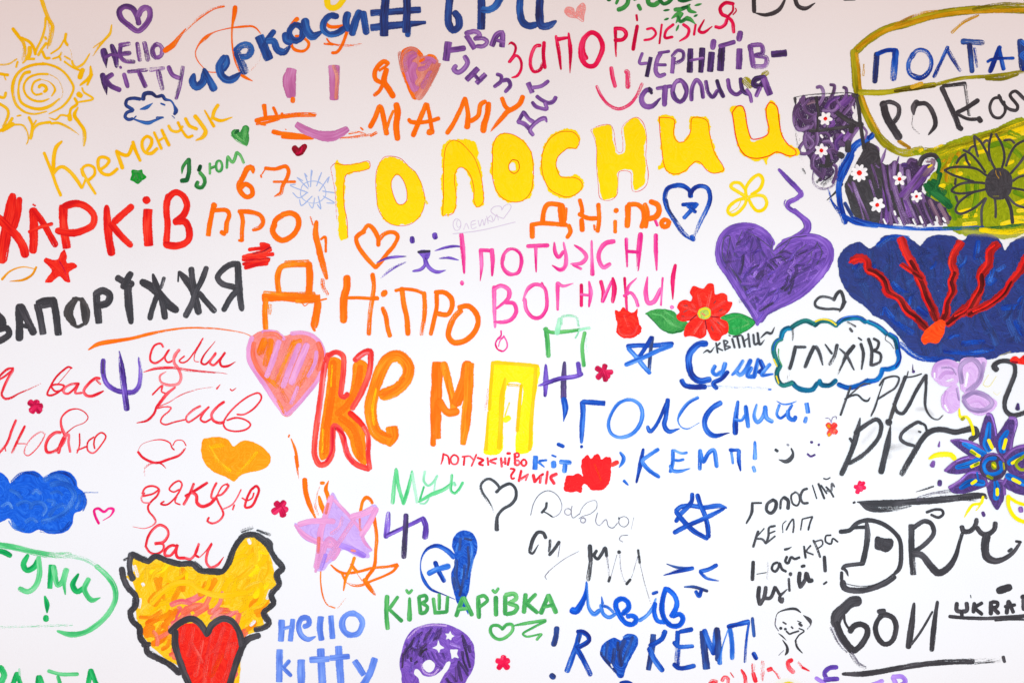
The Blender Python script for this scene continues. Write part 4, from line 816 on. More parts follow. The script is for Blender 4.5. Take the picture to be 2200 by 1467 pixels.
S('coral',5,'14,20 13,34 20,52 32,66',d=.2);S('coral',6,'90,20 94,34 90,52',d=.3);S('coral',5,'26,10 40,10 46,15',d=.3)
S('orange_light',8,'27,16 21,33',d=.3);S('orange_light',8,'34,17 28,46',d=.32);S('orange_light',6,'62,18 52,36 46,52 40,66',d=.3);S('orange_light',5,'28,58 42,72',d=.3);S('orange_light',6,'82,40 72,62 60,80',d=.55);S('orange_light',4,'70,17 60,20',d=.3);S('orange_light',5,'50,60 46,74 54,90',d=.5);S('orange_light',3,'42,88 50,103',d=.35)
S('lilac_pink',7,'77,22 68,44 58,68',d=.1);S('lilac_pink',6,'68,22 58,46 48,72',d=.2);S('lilac_pink',6,'44,18 36,42 29,60',d=.15);S('lilac_pink',4,'88,30 86,44 78,60',d=.3);S('lilac_pink',4,'66,72 58,92',d=.3);S('salmon_pink',6,'56,16 46,40 36,62',d=.25)
T(640,740,400)
P('painted_word','largest word КЕМП in orange and yellow at the centre')
L('letter')
F('orange_light','37,16 45,15 52,20 52,40 50,60 54,63 60,58 64,40 66,22 75,18 82,23 80,45 74,60 66,75 60,81 70,92 78,102 80,120 80,143 70,136 64,125 60,110 52,100 44,95 40,102 39,120 36,132 28,137 25,130 26,105 31,70 35,40',rg=.5)
S('orange',7,'42,20 40,60 34,100 31,128',d=.35);S('orange',7,'74,26 70,50 58,72 46,82',d=.35);S('orange',7,'50,86 66,100 72,118 74,136',d=.35);S('amber',2,'41,24 39,50',d=.5);S('amber',2,'30,100 29,128',d=.4)
S('coral_red',6.2,'36,11 31,30 27,60 23,90 20,115 20,131 26,142 34,140 40,129 41,110 43,96 50,102 55,117 60,132 70,142 84,147',d=.05);S('coral_red',6,'36,13 45,9 53,13 54,28 52,50 51,60 55,62 59,58',d=.08);S('coral_red',6.2,'67,19 76,11 85,8 86,18 84,35 76,55 64,76',d=.05);S('red',6,'61,80 72,90 79,98,.8');S('coral_red',5.4,'78,97 83,108 83,130 85,147',d=.1);S('coral_pink',2,'33,22 29,60 25,92',d=.15);S('coral_pink',2.4,'70,17 78,11 84,10',d=.1);S('red_ink',2.6,'41,98 40,125 33,138',d=.2);S('red_ink',3,'46,98 55,108 58,128 66,140',d=.2)
L('letter')
S('orange_light',13,'99,60 116,53 128,41 130,26 119,13.5 107,17 97,33 91,52 86,72 87,90 93,104 106,113',d=.02);S('orange_light',13,'111,97 112,108 107,119,.5',sq=1);S('amber',3,'92,52 88,75 90,95',d=.5);S('orange',4,'126,40 115,52 100,59',d=.4);S('orange',5,'98,104 110,108',d=.4);S('orange_light',3,'90,36 84,55',d=.55)
L('letter')
S('orange',12,'165,21 164,45 163,75 163,111,.9',sq=1,d=.03);S('orange',6,'160,108 160,119');S('orange_light',8,'172,22 178,45 184,70 184,80');S('orange',11,'201,22 196,45 187,70');S('orange_light',10,'203,22 201,60 198,95 195,118,.6',sq=1,d=.05);S('orange',8,'166,66 177,80 189,79');S('orange_light',2.4,'174,30 178,55 182,70',d=.4)
T(920,690,400)
L('letter')
F('yellow_lemon','76,48 100,49 131,53 129,75 125,100 124,125 121,153 105,156 103,140 108,110 112,85 110,74 95,73 92,80 90,100 88,125 86,155 66,156 68,140 71,110 74,75',rg=.8)
S('amber',3.4,'76,49 74,75 72,105',d=.06);S('amber',3.6,'75,49 100,50 130,53',d=.06);S('amber',3.8,'127,53 126,75 123,105 120,152',d=.05);S('amber',5,'91,68,.5 87,90 86,120 84,150',d=.04);S('amber',3.6,'110,75 108,95 105,130',d=.15);S('amber',4,'71,107,.5 68,152',d=.1);S('amber',3,'94,75 108,76',d=.3);S('yellow_lemon',7,'90,117 96,114');S('bright_yellow',2,'96,96 91,112',d=.3);S('orange',3,'70,80 67,105',d=.72)
T(920,690,400)
P('painted_letter','pale green letter П like a small gate')
S('light_green',5,'139,8 141,25 142,42',d=.03);S('light_green',4,'137,9 145,13 165,12 180,10',d=.05);S('mint',3,'178,11 184,9 191,8',d=.1);S('light_green',4.2,'185,13 182,30 184,53',d=.02);S('mint',5,'156,-3 152,15',d=.1);S('mint',3,'157,4 158,-5 175,-5 178,6',d=.45);S('mint',2,'187,20 188,36',d=.65);S('mint',2,'178,13 174,20',d=.4)
P('painted_flame','tiny hot pink flame outline')
S('hot_pink',1.8,'86,11 86,17 82,21 79.5,27 82,33 88,35.5 93,31 93,25 89,17',d=.12);S('rose_deep',1.6,'80,28 82,33 87,35');S('hot_pink',1.2,'83,30 85,23 90,18 86,20 82,22',d=.2)
P('painted_trident','small purple trident with blue tip right of the yellow П')
S('purple_blue',5.6,'139,52,.5 139,70 138,88,.7',d=.12);S('violet',6.2,'161,49,.6 160,70 160,93',d=.05);S('cobalt',6.4,'160,91 162,103 160,117,.2');S('purple_blue',4.6,'131,76,.4 140,73 155,68 175,65 182,62',d=.08);S('purple_blue',5.2,'177,49 179,63',d=.2)
P('painted_flower','crimson six petal flower right of the small purple trident')
for x,y in ((199,55),(209,52),(217,60),(213,66),(200,67),(210,70)):
    L('petal');S('crimson_deep',6.6,'207,60,.7 %g,%g,1'%(x,y))
T(1260,640,400)
P('painted_flame','solid red tulip shaped flame under the pink exclamation')
F('red','34,14 38,16 41,13 43,11 46,14 48,10 50,15 55,17 60,13 60,22 62,30 65,36 62,43 54,47 43,47 35,40 36,32 35,24',rg=1.4)
S('rose_deep',2.6,'47,-2 47.5,14');S('coral_red',3,'60,33 55,42 42,43 38,36',d=.4);S('coral_red',3,'45,20 50,34',d=.5)
P('painted_flower','big red flower with two green leaves under the purple heart')
L('leaf')
F('green','69,19 80,14 92,13 103,16 108,22 120,30 115,39 100,42 90,38 82,30 75,22')
S('light_green',4,'78,18 90,20 100,30 112,34',d=.45);S('dark_green',1,'72,20 80,28 90,38 102,41 114,38',d=.1);S('light_green',3,'92,16 104,24',d=.4)
L('leaf')
F('green_leaf2','159,23 168,19 180,18 192,23 199,29 190,38 178,44 168,42 165,32')
S('light_green',3,'166,26 180,22 192,28',d=.5);S('light_green',2,'172,36 184,34 192,30',d=.45);S('dark_green',.8,'161,22 175,18 190,22 199,29 190,38 178,43',d=.1)
L('petal')
F('red','122,-6 126,-14 133,-12 138,-11 144,-17 150,-16 152,-4 160,-6 166,-3 167,4 172,5 170,13 165,19 158,24 166,28 168,35 166,42 160,45 158,49 154,51 148,49 144,41 142,37 141,44 135,48 128,46 121,45 116,46 115,40 118,32 122,27 115,28 108,26 106,21 110,17 107,11 110,5 117,2 123,4 125,-1',rg=.3)
for q in ('135,10 132,-4','143,10 147,-8','148,14 164,4','148,22 164,16','146,26 158,42','150,24 164,34','136,27 126,42','140,28 138,42','130,22 112,24','130,16 112,8','128,12 124,8'):
    S('coral_red',3.4,q,d=.4)
for q in ('115,9 120,9','112,21.5 116,22','150,7 153,3','156,16 161,13','154,28 158,31.5','147,33 150,40','114,17 120,14'):
    S('black',.9,q,pt=1)
S('dark_red',1,'122,27 130,20',d=.3);S('dark_red',1,'142,37 140,26',d=.3);S('dark_red',1,'157,23 146,22',d=.3)
L('centre')
F('lime_pale','132,15 136,12 142,11 146,14 147,19 144,24 139,25 133,23 131,19')
S('bright_yellow',1.4,'134,22 133,16 138,13 144,14 145,20 140,23',d=.15);S('coral',1.6,'136,18 140,21',d=.3)
P('painted_star','blue brushed five pointed star between red flame and flower')
S('cobalt',5,'48,57 62,56 80,56 102,54',d=.05);S('navy',4,'78,46 76,60 75,72 74,86',d=.1);S('cobalt',4.4,'77,46 70,58 62,70');S('sky_blue',5,'49,59 60,71 67,80 75,89',d=.05);S('sky_blue',5,'101,56 85,62 68,70 46,79',d=(.2,.02))
P('painted_word','blue word Суми with underline and a big first letter')
L();S('cobalt',7,'142,54 132,55 122,66 121,80 125,92 134,98 146,96',d=.02)
L();S('sky_blue',4.4,'152,80 149,87 153,91 159,87');S('sky_blue',5,'164,77 162,84 159,92',d=.05);S('cobalt',5,'167,87 160,95 150,101 154,107',d=.05)
L();S('sky_blue',4,'185,74 178,85 172,91,.6');S('sky_blue',5,'194,73 187,86 181,91 178,88');S('sky_blue',4.6,'195,82 190,92 199,93')
L();S('sky_blue',4.6,'203,72 200,84 198,93');S('cobalt',5.4,'205,74 209,84 204,88 210,86');S('sky_blue',4,'217,78 210,86 207,91 220,90,.5')
L('underline');S('cobalt',5.4,'112,97 116,103 125,105 141,105',d=.04);S('sky_blue',3,'141,105 175,106 200,107 216,108',d=.7);S('sky_blue',2,'215,108 218,108',d=.3)
P('painted_word','small black word КВІТНИ between wavy dashes')
L('dash');S('black',2.2,'138,65,.4 143,62 146,64 151,58,.3')
L();S('black',2,'153,53 155,65');S('black',1.8,'158,53 154,58 161,62')
L();S('black',2,'162,50 164,62');S('black',1.6,'163,50 167,52 164,56 170,58 164,61')
L();S('black',2.4,'172,48 175,59');S('black',1.4,'168,44 170,45')
L();S('black',2,'173,46 183,44');S('black',2.4,'178,46 181,59')
L();S('black',2.6,'184,45 187,58');S('black',2.4,'191,42 193,58');S('black',1.6,'186,51 192,47')
L();S('black',2.4,'197,43 199,55 203,53');S('black',2.6,'202,41 205,55 210,50,.3')
T(1600,640,400)
L('dash');S('black',2.6,'19,47,.4 26,41 31,42 35,35,.3')
P('painted_cloud','scalloped teal and blue speech cloud outline')
for m,q in (('teal_green','41,82 36,70 34,60 38,51 44,48'),('teal','43,47 45,40 50,36 56,36'),('teal_green','55,35 63,30 72,27 82,31'),('teal_green','82,33 88,28 98,27.5 109,33'),('teal','109,31 115,26 125,24 136,24 143,29'),('teal','145,28 155,32 163,38 168,43'),('teal','170,43 177,48 180,58 181,64'),('teal_blue','180,62 182,72 179,80 170,84 164,84'),('teal_blue','163,83 160,92 155,97 145,98'),('teal_blue','146,97 135,103 122,106 110,102'),('teal','108,97 100,103 90,102 88,97'),('teal','86,100 80,108 72,109 62,106 55,99'),('teal_green','56,100 45,103 39,97 38,88 42,80')):
    L('scallop');S(m,5.2,q,d=.03)
L('scallop_edge');S('bright_yellow',1.8,'83,28 90,25.5 100,26.5 108,32',d=.1);S('cobalt',1.6,'110,29 118,23 132,22 142,26',d=.1);S('cobalt',1.8,'171,41 180,47 182.5,60 184,72 178,82',d=.1);S('navy',1.6,'147,27 160,33 169,41',d=.1);S('bright_yellow',1.4,'34,72 38,81',d=.2);S('bright_yellow',1.4,'37,92 40,101',d=.2);S('cobalt',1.4,'112,105 124,108 138,104 158,98',d=.1);S('cobalt',1.2,'33,62 36,52 42,48',d=.1);S('green',1,'40,60 40,70 44,80',d=.2)
P('painted_word','black word ГЛУХІВ inside the teal cloud')
L();S('black',4,'60,57 57,70 53,84',d=.1);S('black',3,'59,58 72,58')
L();S('black',4,'82,57 76,70 71,82',d=(.05,.2));S('black',3.6,'84,57 88,65 92,79,.4',d=.1)
L();S('black',3,'95,55,.5 103,66');S('black',3.6,'109,55 106,68 100,79',d=(.15,.4))
L();S('black',4.2,'129,56 120,68 110,90,.3',d=(0,.3));S('black',3,'112,60,.5 120,68 129,85,.6',d=.15)
L();S('black',3.6,'137,54 140,65 138,84,.5');S('black',2,'134,47 138,50')
L();S('black',3.6,'146,48 150,62 149,80',d=.08);S('black',3,'152,48 158,52 156,60 152,62 160,66 160,75 150,80',d=.06)
L('speck');S('black',2.6,'124,36 127,40');S('black',2.4,'121,29 131,34',d=.4);S('black',.7,'168,42 166,49 172,54 176,60')
S('black_soft',4,'56,36 55,50',d=.75);S('black_soft',4,'53,80 52,100',d=.85)
T(1800,750,400)
P('painted_word','loose black brush word КРИ running into the lilac flower')
L();S('black',2.4,'15,44 10,58 3,78',d=.03);S('black',1.6,'38,41 30,41 20,49 11,57');S('black',2.2,'8,59 16,55 23,54 30,60 35,61 38,57,.4')
L();S('black',2,'55,35,.5 48,55,.7 44,68,1.2 39,79,.8',d=.15);S('black',2.2,'49,43 55,35 68,32 72,34 68,45 58,52 47,59',d=.05)
L();S('black',4,'80,32 75,45 68,62 66,70',d=.05);S('black',3.8,'66,64 70,74 76,76 82,69 92,50 103,32',d=.02);S('black',3,'104,30,1.3 104,45 103,65 105,73,.8 111,81,.6 118,83,.5 124,78,.4',d=(.03,.25));S('black',1.2,'83,26 81,34');S('black',1.6,'77,34 90,32 99,29',d=.15)
P('painted_word','large loose black word РІГ with smudged grey paint')
S('smudge_gray',10,'62,118 80,112 88,104',d=.72);S('smudge_gray',9,'62,128 58,120 66,113',d=.66);S('smudge_gray',8,'92,72 104,72 112,80',d=.8);S('smudge_gray',12,'55,86 80,96 96,98',d=.85);S('smudge_gray',9,'30,112 46,92',d=.84)
L();S('black',5.6,'26,82,.3 23,97 18,115 12,130 4,148',d=.04);S('black',4.6,'20,99 35,88 46,83 51,89 49,102 40,115 28,126 13,135',d=(.02,.2));S('black',3,'14,105 17,110')
L();S('black',6.6,'62,91,.2 59,110 55,128 51,146',d=.03);S('black',8,'58,86 62,86');S('black_soft',4,'67,66 62,82',d=.1)
L();S('black',3.6,'99,88 95,86 85,91 75,100 74,106 80,111 90,114',d=.02);S('black',2.6,'96,86 103,90 105,97',d=.1);S('black',6,'156,107 164,101 162,94 152,95 138,98 125,95 115,95 106,99 98,108 90,122 82,135 75,148',d=(0,.2));S('black',2,'95,97 98,98')
P('painted_flower','pale lilac flower of four loose petals below the blue fan')
L('petal');F('lilac_pale','110,28 118,16 132,14 143,18 144,35 136,43 126,44 115,38');S('lilac_pale2',6,'114,32 116,20 130,15 142,20',d=.05);S('lilac_pale2',4,'120,34 126,28 136,28',d=.3);S('lilac_gray',2,'122,22 134,22 140,30',d=.4);S('white',2,'114,28 114,34',d=.3);S('white',3,'128,38 136,36',d=.5)
L('petal');F('lilac_pale','146,12 158,10 175,12 173,28 168,42 155,51 147,50 143,30');S('lilac_gray',5,'146,40 145,20 158,12 168,22 166,38 152,50',d=.12);S('lilac_gray',4,'172,16 168,36 158,48',d=.15);S('white',4,'152,28 150,44',d=.4)
L('petal');F('lilac_pale','128,48 140,42 144,60 143,70 132,76 124,70 122,58');S('lilac_pale2',4,'128,50 126,62 132,74',d=.1);S('lilac_gray',2.4,'140,46 143,60',d=.2);S('white',2.4,'126,66 130,73',d=.3)
L('petal');F('lilac_pale','147,55 162,48 178,55 188,63 182,73 165,78 150,68');S('lilac_gray',5,'148,58 160,51 176,56 182,64 172,72 156,70 148,60',d=.1);S('lilac_pale2',5,'154,62 166,60 174,66',d=.15)
P('painted_scribble','thick black S shaped stroke at the right edge')
S('black',5,'188,25,1.3 184,20,1.2 190,15 200,14 208,18 209,28 203,45 197,62 198,72 205,78 214,77 226,72',d=(0,.12))
P('painted_heart','small red heart cut by the right edge below the blue fan')
F('red','203,14 206,9 211,8 214,11 220,7 228,9 228,17 210,17',rg=.4);S('dark_red',2.4,'205,15 212,16',d=.3);S('dark_red',2,'219,9 224,15',d=.4)
P('painted_petal_specks','loose yellow dashes and purple drops round the blue flower')
L('dash');S('yellow_lemon',3.2,'143,70,.5 145,80 152,80 158,90 160,101',d=.03);S('yellow_lemon',5.4,'108,129,.5 116,125 134,125 138,130',d=.03);S('olive',4,'146,83 149,81',d=.1)
L('drop');S('violet',5.4,'212.5,65,.6 212,71');S('purple',2.8,'120,109,.4 119,115');S('purple',5.8,'113,133,.7 111,138');S('violet',1.6,'88.5,18,.4 88.5,25');S('violet',3.4,'88.5,26 90,27')
L('dash');S('pale_yellow',1.6,'178,30 172,42 178,44 187,32',d=.35);S('pale_yellow',1.6,'183,50 188,54 192,50',d=.35);S('pale_yellow',2,'190,8 204,3',d=.4)
# ---------------------------------------------------------------- lower band
T(0,950,400)
P('painted_cloud','solid bright blue cloud at the left edge')
F('blue_bright','-6,35 2,36 9,42 12,48 16,45 22,39 32,34 42,34 48,38 53,42 60,36 72,33 83,36 90,44 92,53 98,58 102,67 101,76 95,81 88,84 86,95 80,104 68,108 56,107 46,103 36,107 25,106 16,100 11,90 4,93 -6,96',rg=.5)
for w,q in ((6,'52,44 64,39 76,44 84,54'),(6,'60,50 72,48 84,54 88,64 82,76'),(5,'36,78 40,72 50,72 54,78 50,86'),(5,'58,86 66,76 76,74 80,80'),(6,'50,94 64,90 76,84 86,72'),(4,'20,74 30,70 38,74'),(4,'12,56 20,60 26,66'),(5,'38,60 42,56 48,60'),(4,'2,76 10,72 14,78'),(5,'12,92 18,100 28,104'),(4,'30,94 38,90 44,94'),(3,'60,60 68,58 74,62'),(4,'94,62 94,70 90,78'),(4,'56,68 64,70 62,74')):
    S('sky_blue',w,q,d=.42)
for w,q in ((4,'14,47 24,38 36,36 46,40'),(4,'60,38 72,35 84,40 90,50'),(4,'48,104 60,106 74,104 84,94'),(4,'98,60 101,70 97,80')):
    S('cobalt',w,q,d=.5)
S('sky_blue',1,'99,59 116,59',d=.5)
P('painted_heart','tiny hot pink heart outline right of the blue cloud')
S('rose_magenta',2.8,'117,96 113,88 111.5,80 116,78 123,82 129,78 134,79,1.2 131,86,.6 122,92,.3',d=.06)
T(260,960,400)
P('painted_word','red cursive words Дякую Вам above the flaming heart')
L();S('red_ink',2.2,'25,55 29,48 38,46 45,50 43,57 36,64 32,70 33,76 38,82 41,88 38,92,.7 28,96,.4 14,94,.2',d=(.05,.15));S('red_ink',2.2,'26,58 38,55 45,50');S('red_ink',1.8,'28,54 24,60 26,65 35,66',d=.08)
L();S('red_ink',2,'51,64 47,67 54,68 62,62 68,54 72,44 69,40 62,43 57,50 62,53 69,50',d=.12);S('red_ink',1.8,'66,58 64,65 70,68',d=.15)
L();S('red_ink',3.2,'86,43 82,53 74,68',d=.1);S('red_ink',3.2,'102,42 88,51 76,58',d=.06);S('red_ink',3.6,'84,53 89,57 90,66 96,70 105,67 111,61')
L();S('red_ink',2.4,'113,42 108,52 107,60 112,60');S('red_ink',2.4,'124,44 127,45 119,56 113,58 115,65 119,73 121,79 117,86 108,90 102,87 104,83',d=.1);S('red_ink',1.6,'114,56 120,46 126,43')
L();S('red_ink',1.6,'119,74 131,68 137,60 142,50',d=.1);S('red_ink',2,'134,68 132,74');S('red_ink',1.8,'143,60 149,63 155,60 157,54',d=.1);S('red_ink',2.8,'154,50 160,46 163,50 160,60 154,70 147,71 149,60 154,50',d=.06)
L();S('red_ink',2.8,'29,118 32,106 38,97 46,92,1.2 54,96 56,103 50,112,1.2 40,114,1.3',d=.05);S('red_ink',2.6,'42,113 50,115 50,121 42,126 34,124 29,117',d=.08)
L();S('red_ink',3.2,'66,117 60,116 53,121 52,127 58,128 65,120 67,115 65,124 67,130 76,131')
L();S('red_ink',2.8,'76,131 82,132 88,126 92,114');S('red_ink',2.6,'91,117 88,127 92,130');S('red_ink',1.2,'93,130 100,123 107,113',d=.2);S('red_ink',3,'107,114 102,125 101,136 106,142 114,139 121,130,.3')
P('painted_flower','crimson five petal flower above the flaming heart')
for x,y in ((183,66),(193,65),(196,74),(192,81),(180,77)):
    L('petal');S('crimson_deep',7.6,'188,71,.7 %g,%g,1'%(x,y))
T(580,990,400)
P('painted_scribble','orange spikes and loops crossing behind the lilac star')
S('orange',3,'30,-6 32,8,.8 34,22,.2',d=(0,.5));S('orange',5.4,'41,21 42,35 46,50 54,68,.4',d=(0,.12));S('orange_light',5,'58,42,.6 60,50 65,62',d=.04);S('orange_light',4.4,'69,24,.3 66,33 68,40 70,48',d=.05);S('orange_light',4,'60,26 64,26',d=.15);S('orange',2.4,'58,30 53,50 57,64',d=.66)
S('orange_light',3.6,'107,59 110,47 114,43,1.2 118,45,1 121,50',d=(0,.25));S('orange',3.8,'123,66 126,90 125,105 123,125 115,137 112,144',d=(.25,0))
S('orange',2.4,'106,60 106,82',d=.4)
T(580,1200,400)
S('orange_light',5,'111,24 117,33 124,42,.6',d=(0,.35))
S('orange',3,'72,7,.5 80,14 88,17 105,15 120,11 140,9 151,7,1.4',d=(.25,.1));S('orange',2.8,'151,7,1.4 146,14 135,20 120,26 108,31 98,31 88,26,.4',d=(0,.4));S('orange_light',3.4,'100,-2 96,10 90,22 87,37,.5',d=.1);S('orange_light',3,'84,15 89,26',d=.2);S('orange_light',3.4,'96,6 100,12 104,16',d=.05);S('orange',1,'103,17 109,26',d=.4);S('orange_light',1.6,'60,12 60,28 63,45 68,54 77,58',d=.3);S('orange',1,'80,58 90,46',d=.6)
T(580,990,400)
P('painted_star','lilac five pointed star over orange spikes')
F('lilac','74,37 80,46 93,63 107,60 117,54 124,51 128,57 126,63 118,78 110,89 114,95 121,106 117,108 118,113 112,115 98,110 86,105 76,116 69,122 64,129 58,130 54,128 53,119 57,100 45,95 36,88 29,73 34,74 48,69 62,68 64,60 70,45',rg=.6)
S('lilac_pink',6.4,'73,42 67,60 60,84 58,104 55,126',d=.06);S('lilac_pink',6,'30,76,.5 40,87 54,95 73,100',d=.05);S('lilac_pink',6,'34,75 50,71 76,71',d=.05);S('lilac_pink',3.6,'76,46 94,65 106,80 112,96 120,105,.4',d=.08);S('lilac_pink',7,'96,66 110,62 122,56',d=.12);S('lilac_pink',6,'126,56 118,72 108,88',d=.08);S('lilac_pink',6,'74,116 80,104 70,92 58,124',d=.25);S('lilac_mid',6,'80,98 96,104 112,112',d=.1);S('lilac_pink',5,'100,68 84,92 66,118',d=.35);S('lilac_pink',4,'72,86 82,78 86,66',d=.4);S('salmon_pink',3.4,'69,50 66,62',d=.45);S('salmon_pink',4,'58,90 57,108',d=.4);S('salmon_pink',2.4,'106,68 107,82',d=.4);S('salmon_pink',3,'96,105 101,106',d=.3);S('lilac_pink',3,'56,118 54,131',d=.3);S('lilac_mid',4,'66,110 60,128',d=.3)
T(580,990,400)
P('painted_word','pale green cursive word Му with a long tail')
L();S('mint_green',4,'149,9,.7 147,25 145,50',d=.2);S('mint_green',3.8,'149,10 152,30 158,51',d=.1);S('mint_green',3.8,'158,50 164,30 168,12,.6',d=.12);S('mint',3,'168,14 171,32 174,49',d=.15)
L();S('mint',2.6,'183,12 182,24 187,29 193,25 198,17',d=.06);S('mint',1.8,'196,19 194,35',d=.2);S('mint_green',2.2,'182,30 177,46',d=.1)
S('mint_green',4.2,'176,48,.5 190,40 205,34 215,27',d=.15);S('mint',2,'177,50 183,50 188,44',d=.3)
T(920,930,400)
L();S('mint_green',3,'28,49 27,60 27,68 31,71 36,67 41,58',d=.12);S('mint',3,'30,58 32,62',d=.3)
T(580,990,400)
P('painted_trident','slanted purple trident right of the lilac star')
S('purple_blue',6.2,'140,61,.7 139,75 137,90',d=(.3,.05));S('purple_blue',4.4,'138,88 155,80 170,73 182,67',d=.12);S('purple_blue',6.4,'181,68 184,78 183,91',d=.2);S('violet',5.6,'161,63 160,85 158,114',d=(0,.3))
T(920,930,400)
P('painted_word','small red words ПОТУЖНІ ВОГНИК under the yellow П')
L();S('red_ink',2.2,'18,24 17,31 15,37,.5');S('red_ink',2,'18,25 23,27 25,37')
L();E('red_ink',2.2,31,31.5,4.6,5.6)
L();S('red_ink',2,'40,28 48,27',d=.1);S('red_ink',2.2,'43,28 42,38')
L();S('red_ink',2,'49,27 54,32');S('red_ink',2,'57,25 51,39')
L();S('red_ink',2.6,'58,29 65,32 60,36 65,38');S('red_ink',2.4,'70,29 71,38');S('red_ink',2.4,'81,30 73,33 80,36')
L();S('red_ink',2.6,'86,29 87,40');S('red_ink',2.4,'91,29 91,37');S('red_ink',2,'86,36 91,33')
L();S('red_ink',2.8,'96,29 94,38');S('red_ink',3,'93,24 97,24')
L();S('red_ink',2.6,'102,24 103,38');E('red_ink',2.2,105,26,2.4,2.4);E('red_ink',2.4,105,35,3,3)
L();E('red_ink',2.4,113,35,3,3.8)
L();S('red_ink',2.4,'97,42 102,43 98,50 99,54 102,53')
L();S('red_ink',3,'110,44 107,57');S('red_ink',2.8,'108,55 113,52 118,49');S('red_ink',2,'118,48 115,56')
L();S('red_ink',3.6,'124,49 126,58');S('red_ink',2.8,'126,58 131,52 136,48');S('red_ink',3,'133,51 132,59')
L();S('red_ink',2.8,'141,45 139,60');S('red_ink',3.6,'152,48 145,52 149,60')
P('painted_word','small blue word КІТ beside the red tulip')
L();S('sky_blue',5.4,'127,27 126,43',sq=1,d=.08);S('sky_blue',2.6,'140,32 131,33',d=.1);S('sky_blue',3,'130,34 137,40,.5',d=.1)
L();S('sky_blue',2.2,'146,26 151,28');S('sky_blue',6,'148,34 148.3,40')
L();S('sky_blue',5.4,'156,34 168,35',d=.15);S('sky_blue',5,'162,37 161,46',d=.05)
L('dash');S('cobalt',4.4,'153,13 160,16')
P('painted_flower','solid red tulip shape with a short arm in the lower centre')
F('red_pure','181,36 183,30 188,26 192,30 196,26 201,25 205,31 209,28 214,28 217,33 216,42 215,55 210,64 205,67 198,68 191,66 188,61 183,61 181,70 175,69 168,70 161,68 162,55 165,50 172,50 177,48 183,51 181,42',rg=1.3)
S('coral_red',5,'217,38 224,34',d=.15);S('red_orange',2,'196,36 204,56',d=.6)
P('painted_heart','black brushed heart outline with a long lower tail')
S('black',3,'81,70 84,65 79,58 72,54 66,56 62,62 64,70 70,79 74,86,.8 78,96,.2',d=(0,.55));S('black',3.4,'80,70 88,63 97,60 103,66 103.5,76 98,84 88,90 82,98 81,106,1.3 81,115,1.5',d=(.06,.02))
P('painted_word','faint thin black cursive words Давид Суми')
L();S('ink_gray',.9,'121,97 125,82 132,72 142,68 152,73 158,85 155,95 147,99 140,94',d=.3);S('black',2.8,'140,82 139,88 134,94',d=.05);S('black',1.6,'135,92 141,95 147,99',d=.1)
L();E('ink_gray',1,165,93,4,4,d=.2);S('ink_gray',.9,'170,86 169,94 171,100 179,95',d=.25)
L();S('ink_gray',.8,'179,96 181,90 188,82 198,80 199,88 192,95 183,98 178,101',d=.3);E('ink_gray',1.2,183,103,3,3,d=.1)
L();S('ink_gray',1,'200,94 198,105 202,109 210,102 213,110 218,112 224,106',d=.25)
T(1180,1100,400)
L();E('ink_gray',.8,88,11,6,6,d=.35);S('black',1.6,'82.5,6 82,8');S('ink_gray',.6,'100,6 97,20',d=.5)
T(920,930,400)
L();S('black',4,'139,124 136,118 130,117 124,125 120,139',d=(0,.25));S('black',2.8,'119,140 123,142 130,132,.3')
L();S('black',3,'144,126 143,140',d=.25);S('black',3.6,'155,128 149,137 143,144',d=.06);S('ink_gray',2,'155,130 153,146',d=.7)
T(1180,1100,400)
S('ink_gray',.8,'35,46 18,55 6,64 0,69',d=.35);S('ink_gray',.9,'0,69 -5,76 -3,79',d=.2)
L();S('black',5,'48,39 49,57');S('black',4.6,'49,58 46,80',d=.35);S('black',3.6,'56,45 53,51 57,55 62,49 66,42 68,52',d=.02);S('ink_gray',2,'68,52 70,68 71,80',d=.55);S('black',3,'72,76 70,82',d=.1);S('ink_gray',.5,'73,76 80,50',d=.4)
L();S('black',4,'82,46 83,48');S('ink_gray',1.6,'83,50 84,65 88,80 92,84',d=.5);S('black',3,'96,79 91,85',d=.1);S('ink_gray',.9,'97,77 103,58 106,44',d=.4);S('black',2.6,'105,44 107,60',d=.4);S('ink_gray',.7,'107,60 113,85 120,108',d=.6)
S('ink_gray',1,'93,27 85,28 83,32 87,35',d=.4)
T(1220,830,400)
P('painted_word','blue word ГОЛОСНИЙ with exclamation mark')
L();S('cobalt',5.8,'17,18 18,30 17,45 16,66,.6');S('cobalt',5.2,'17,18 44,20',sq=1);S('cobalt',3.6,'16,70 16.3,72')
L();S('sky_blue',3.6,'71,15 60,20 52,31 48,44 51,55 60,60 74,57,1.2 84,47,1.3 88,34,1.3 85,22,1.2 76,16 67,16',d=.06)
L();S('cobalt',5.2,'118,15 116,35 114,46 119,53 131,50,.3',d=.04);S('cobalt',3.8,'116,20 110,35 102,49 97,53,1.3 94,47',d=.03)
L();S('sky_blue',3.8,'154,13 143,19 134,30 130,40,.5 134,48,.4 142,50,.4 155,43,.2',d=(.08,.3))
L();S('cobalt',5.8,'181,19 170,26 162,38 163,50 172,58 190,55,.2',d=.03)
L();S('cobalt',5.8,'201,18,.6 198,40 198,56',d=.05);S('sky_blue',3.2,'197,39 205,40 210,33');S('sky_blue',4.6,'210,23 213,48')
T(1560,840,400)
L();S('sky_blue',4.2,'36,16,.6 33,30 37,37 43,31 47,18');S('sky_blue',4.8,'46,18 48,32 55,36')
L();S('sky_blue',3.2,'63,16 60,28 64,32 71,27 78,16',d=.08);S('sky_blue',4.8,'73,23 74,31 80,34 82,30');S('sky_blue',1.8,'60,12,.5 67,15.5 75,15 83,12,.4')
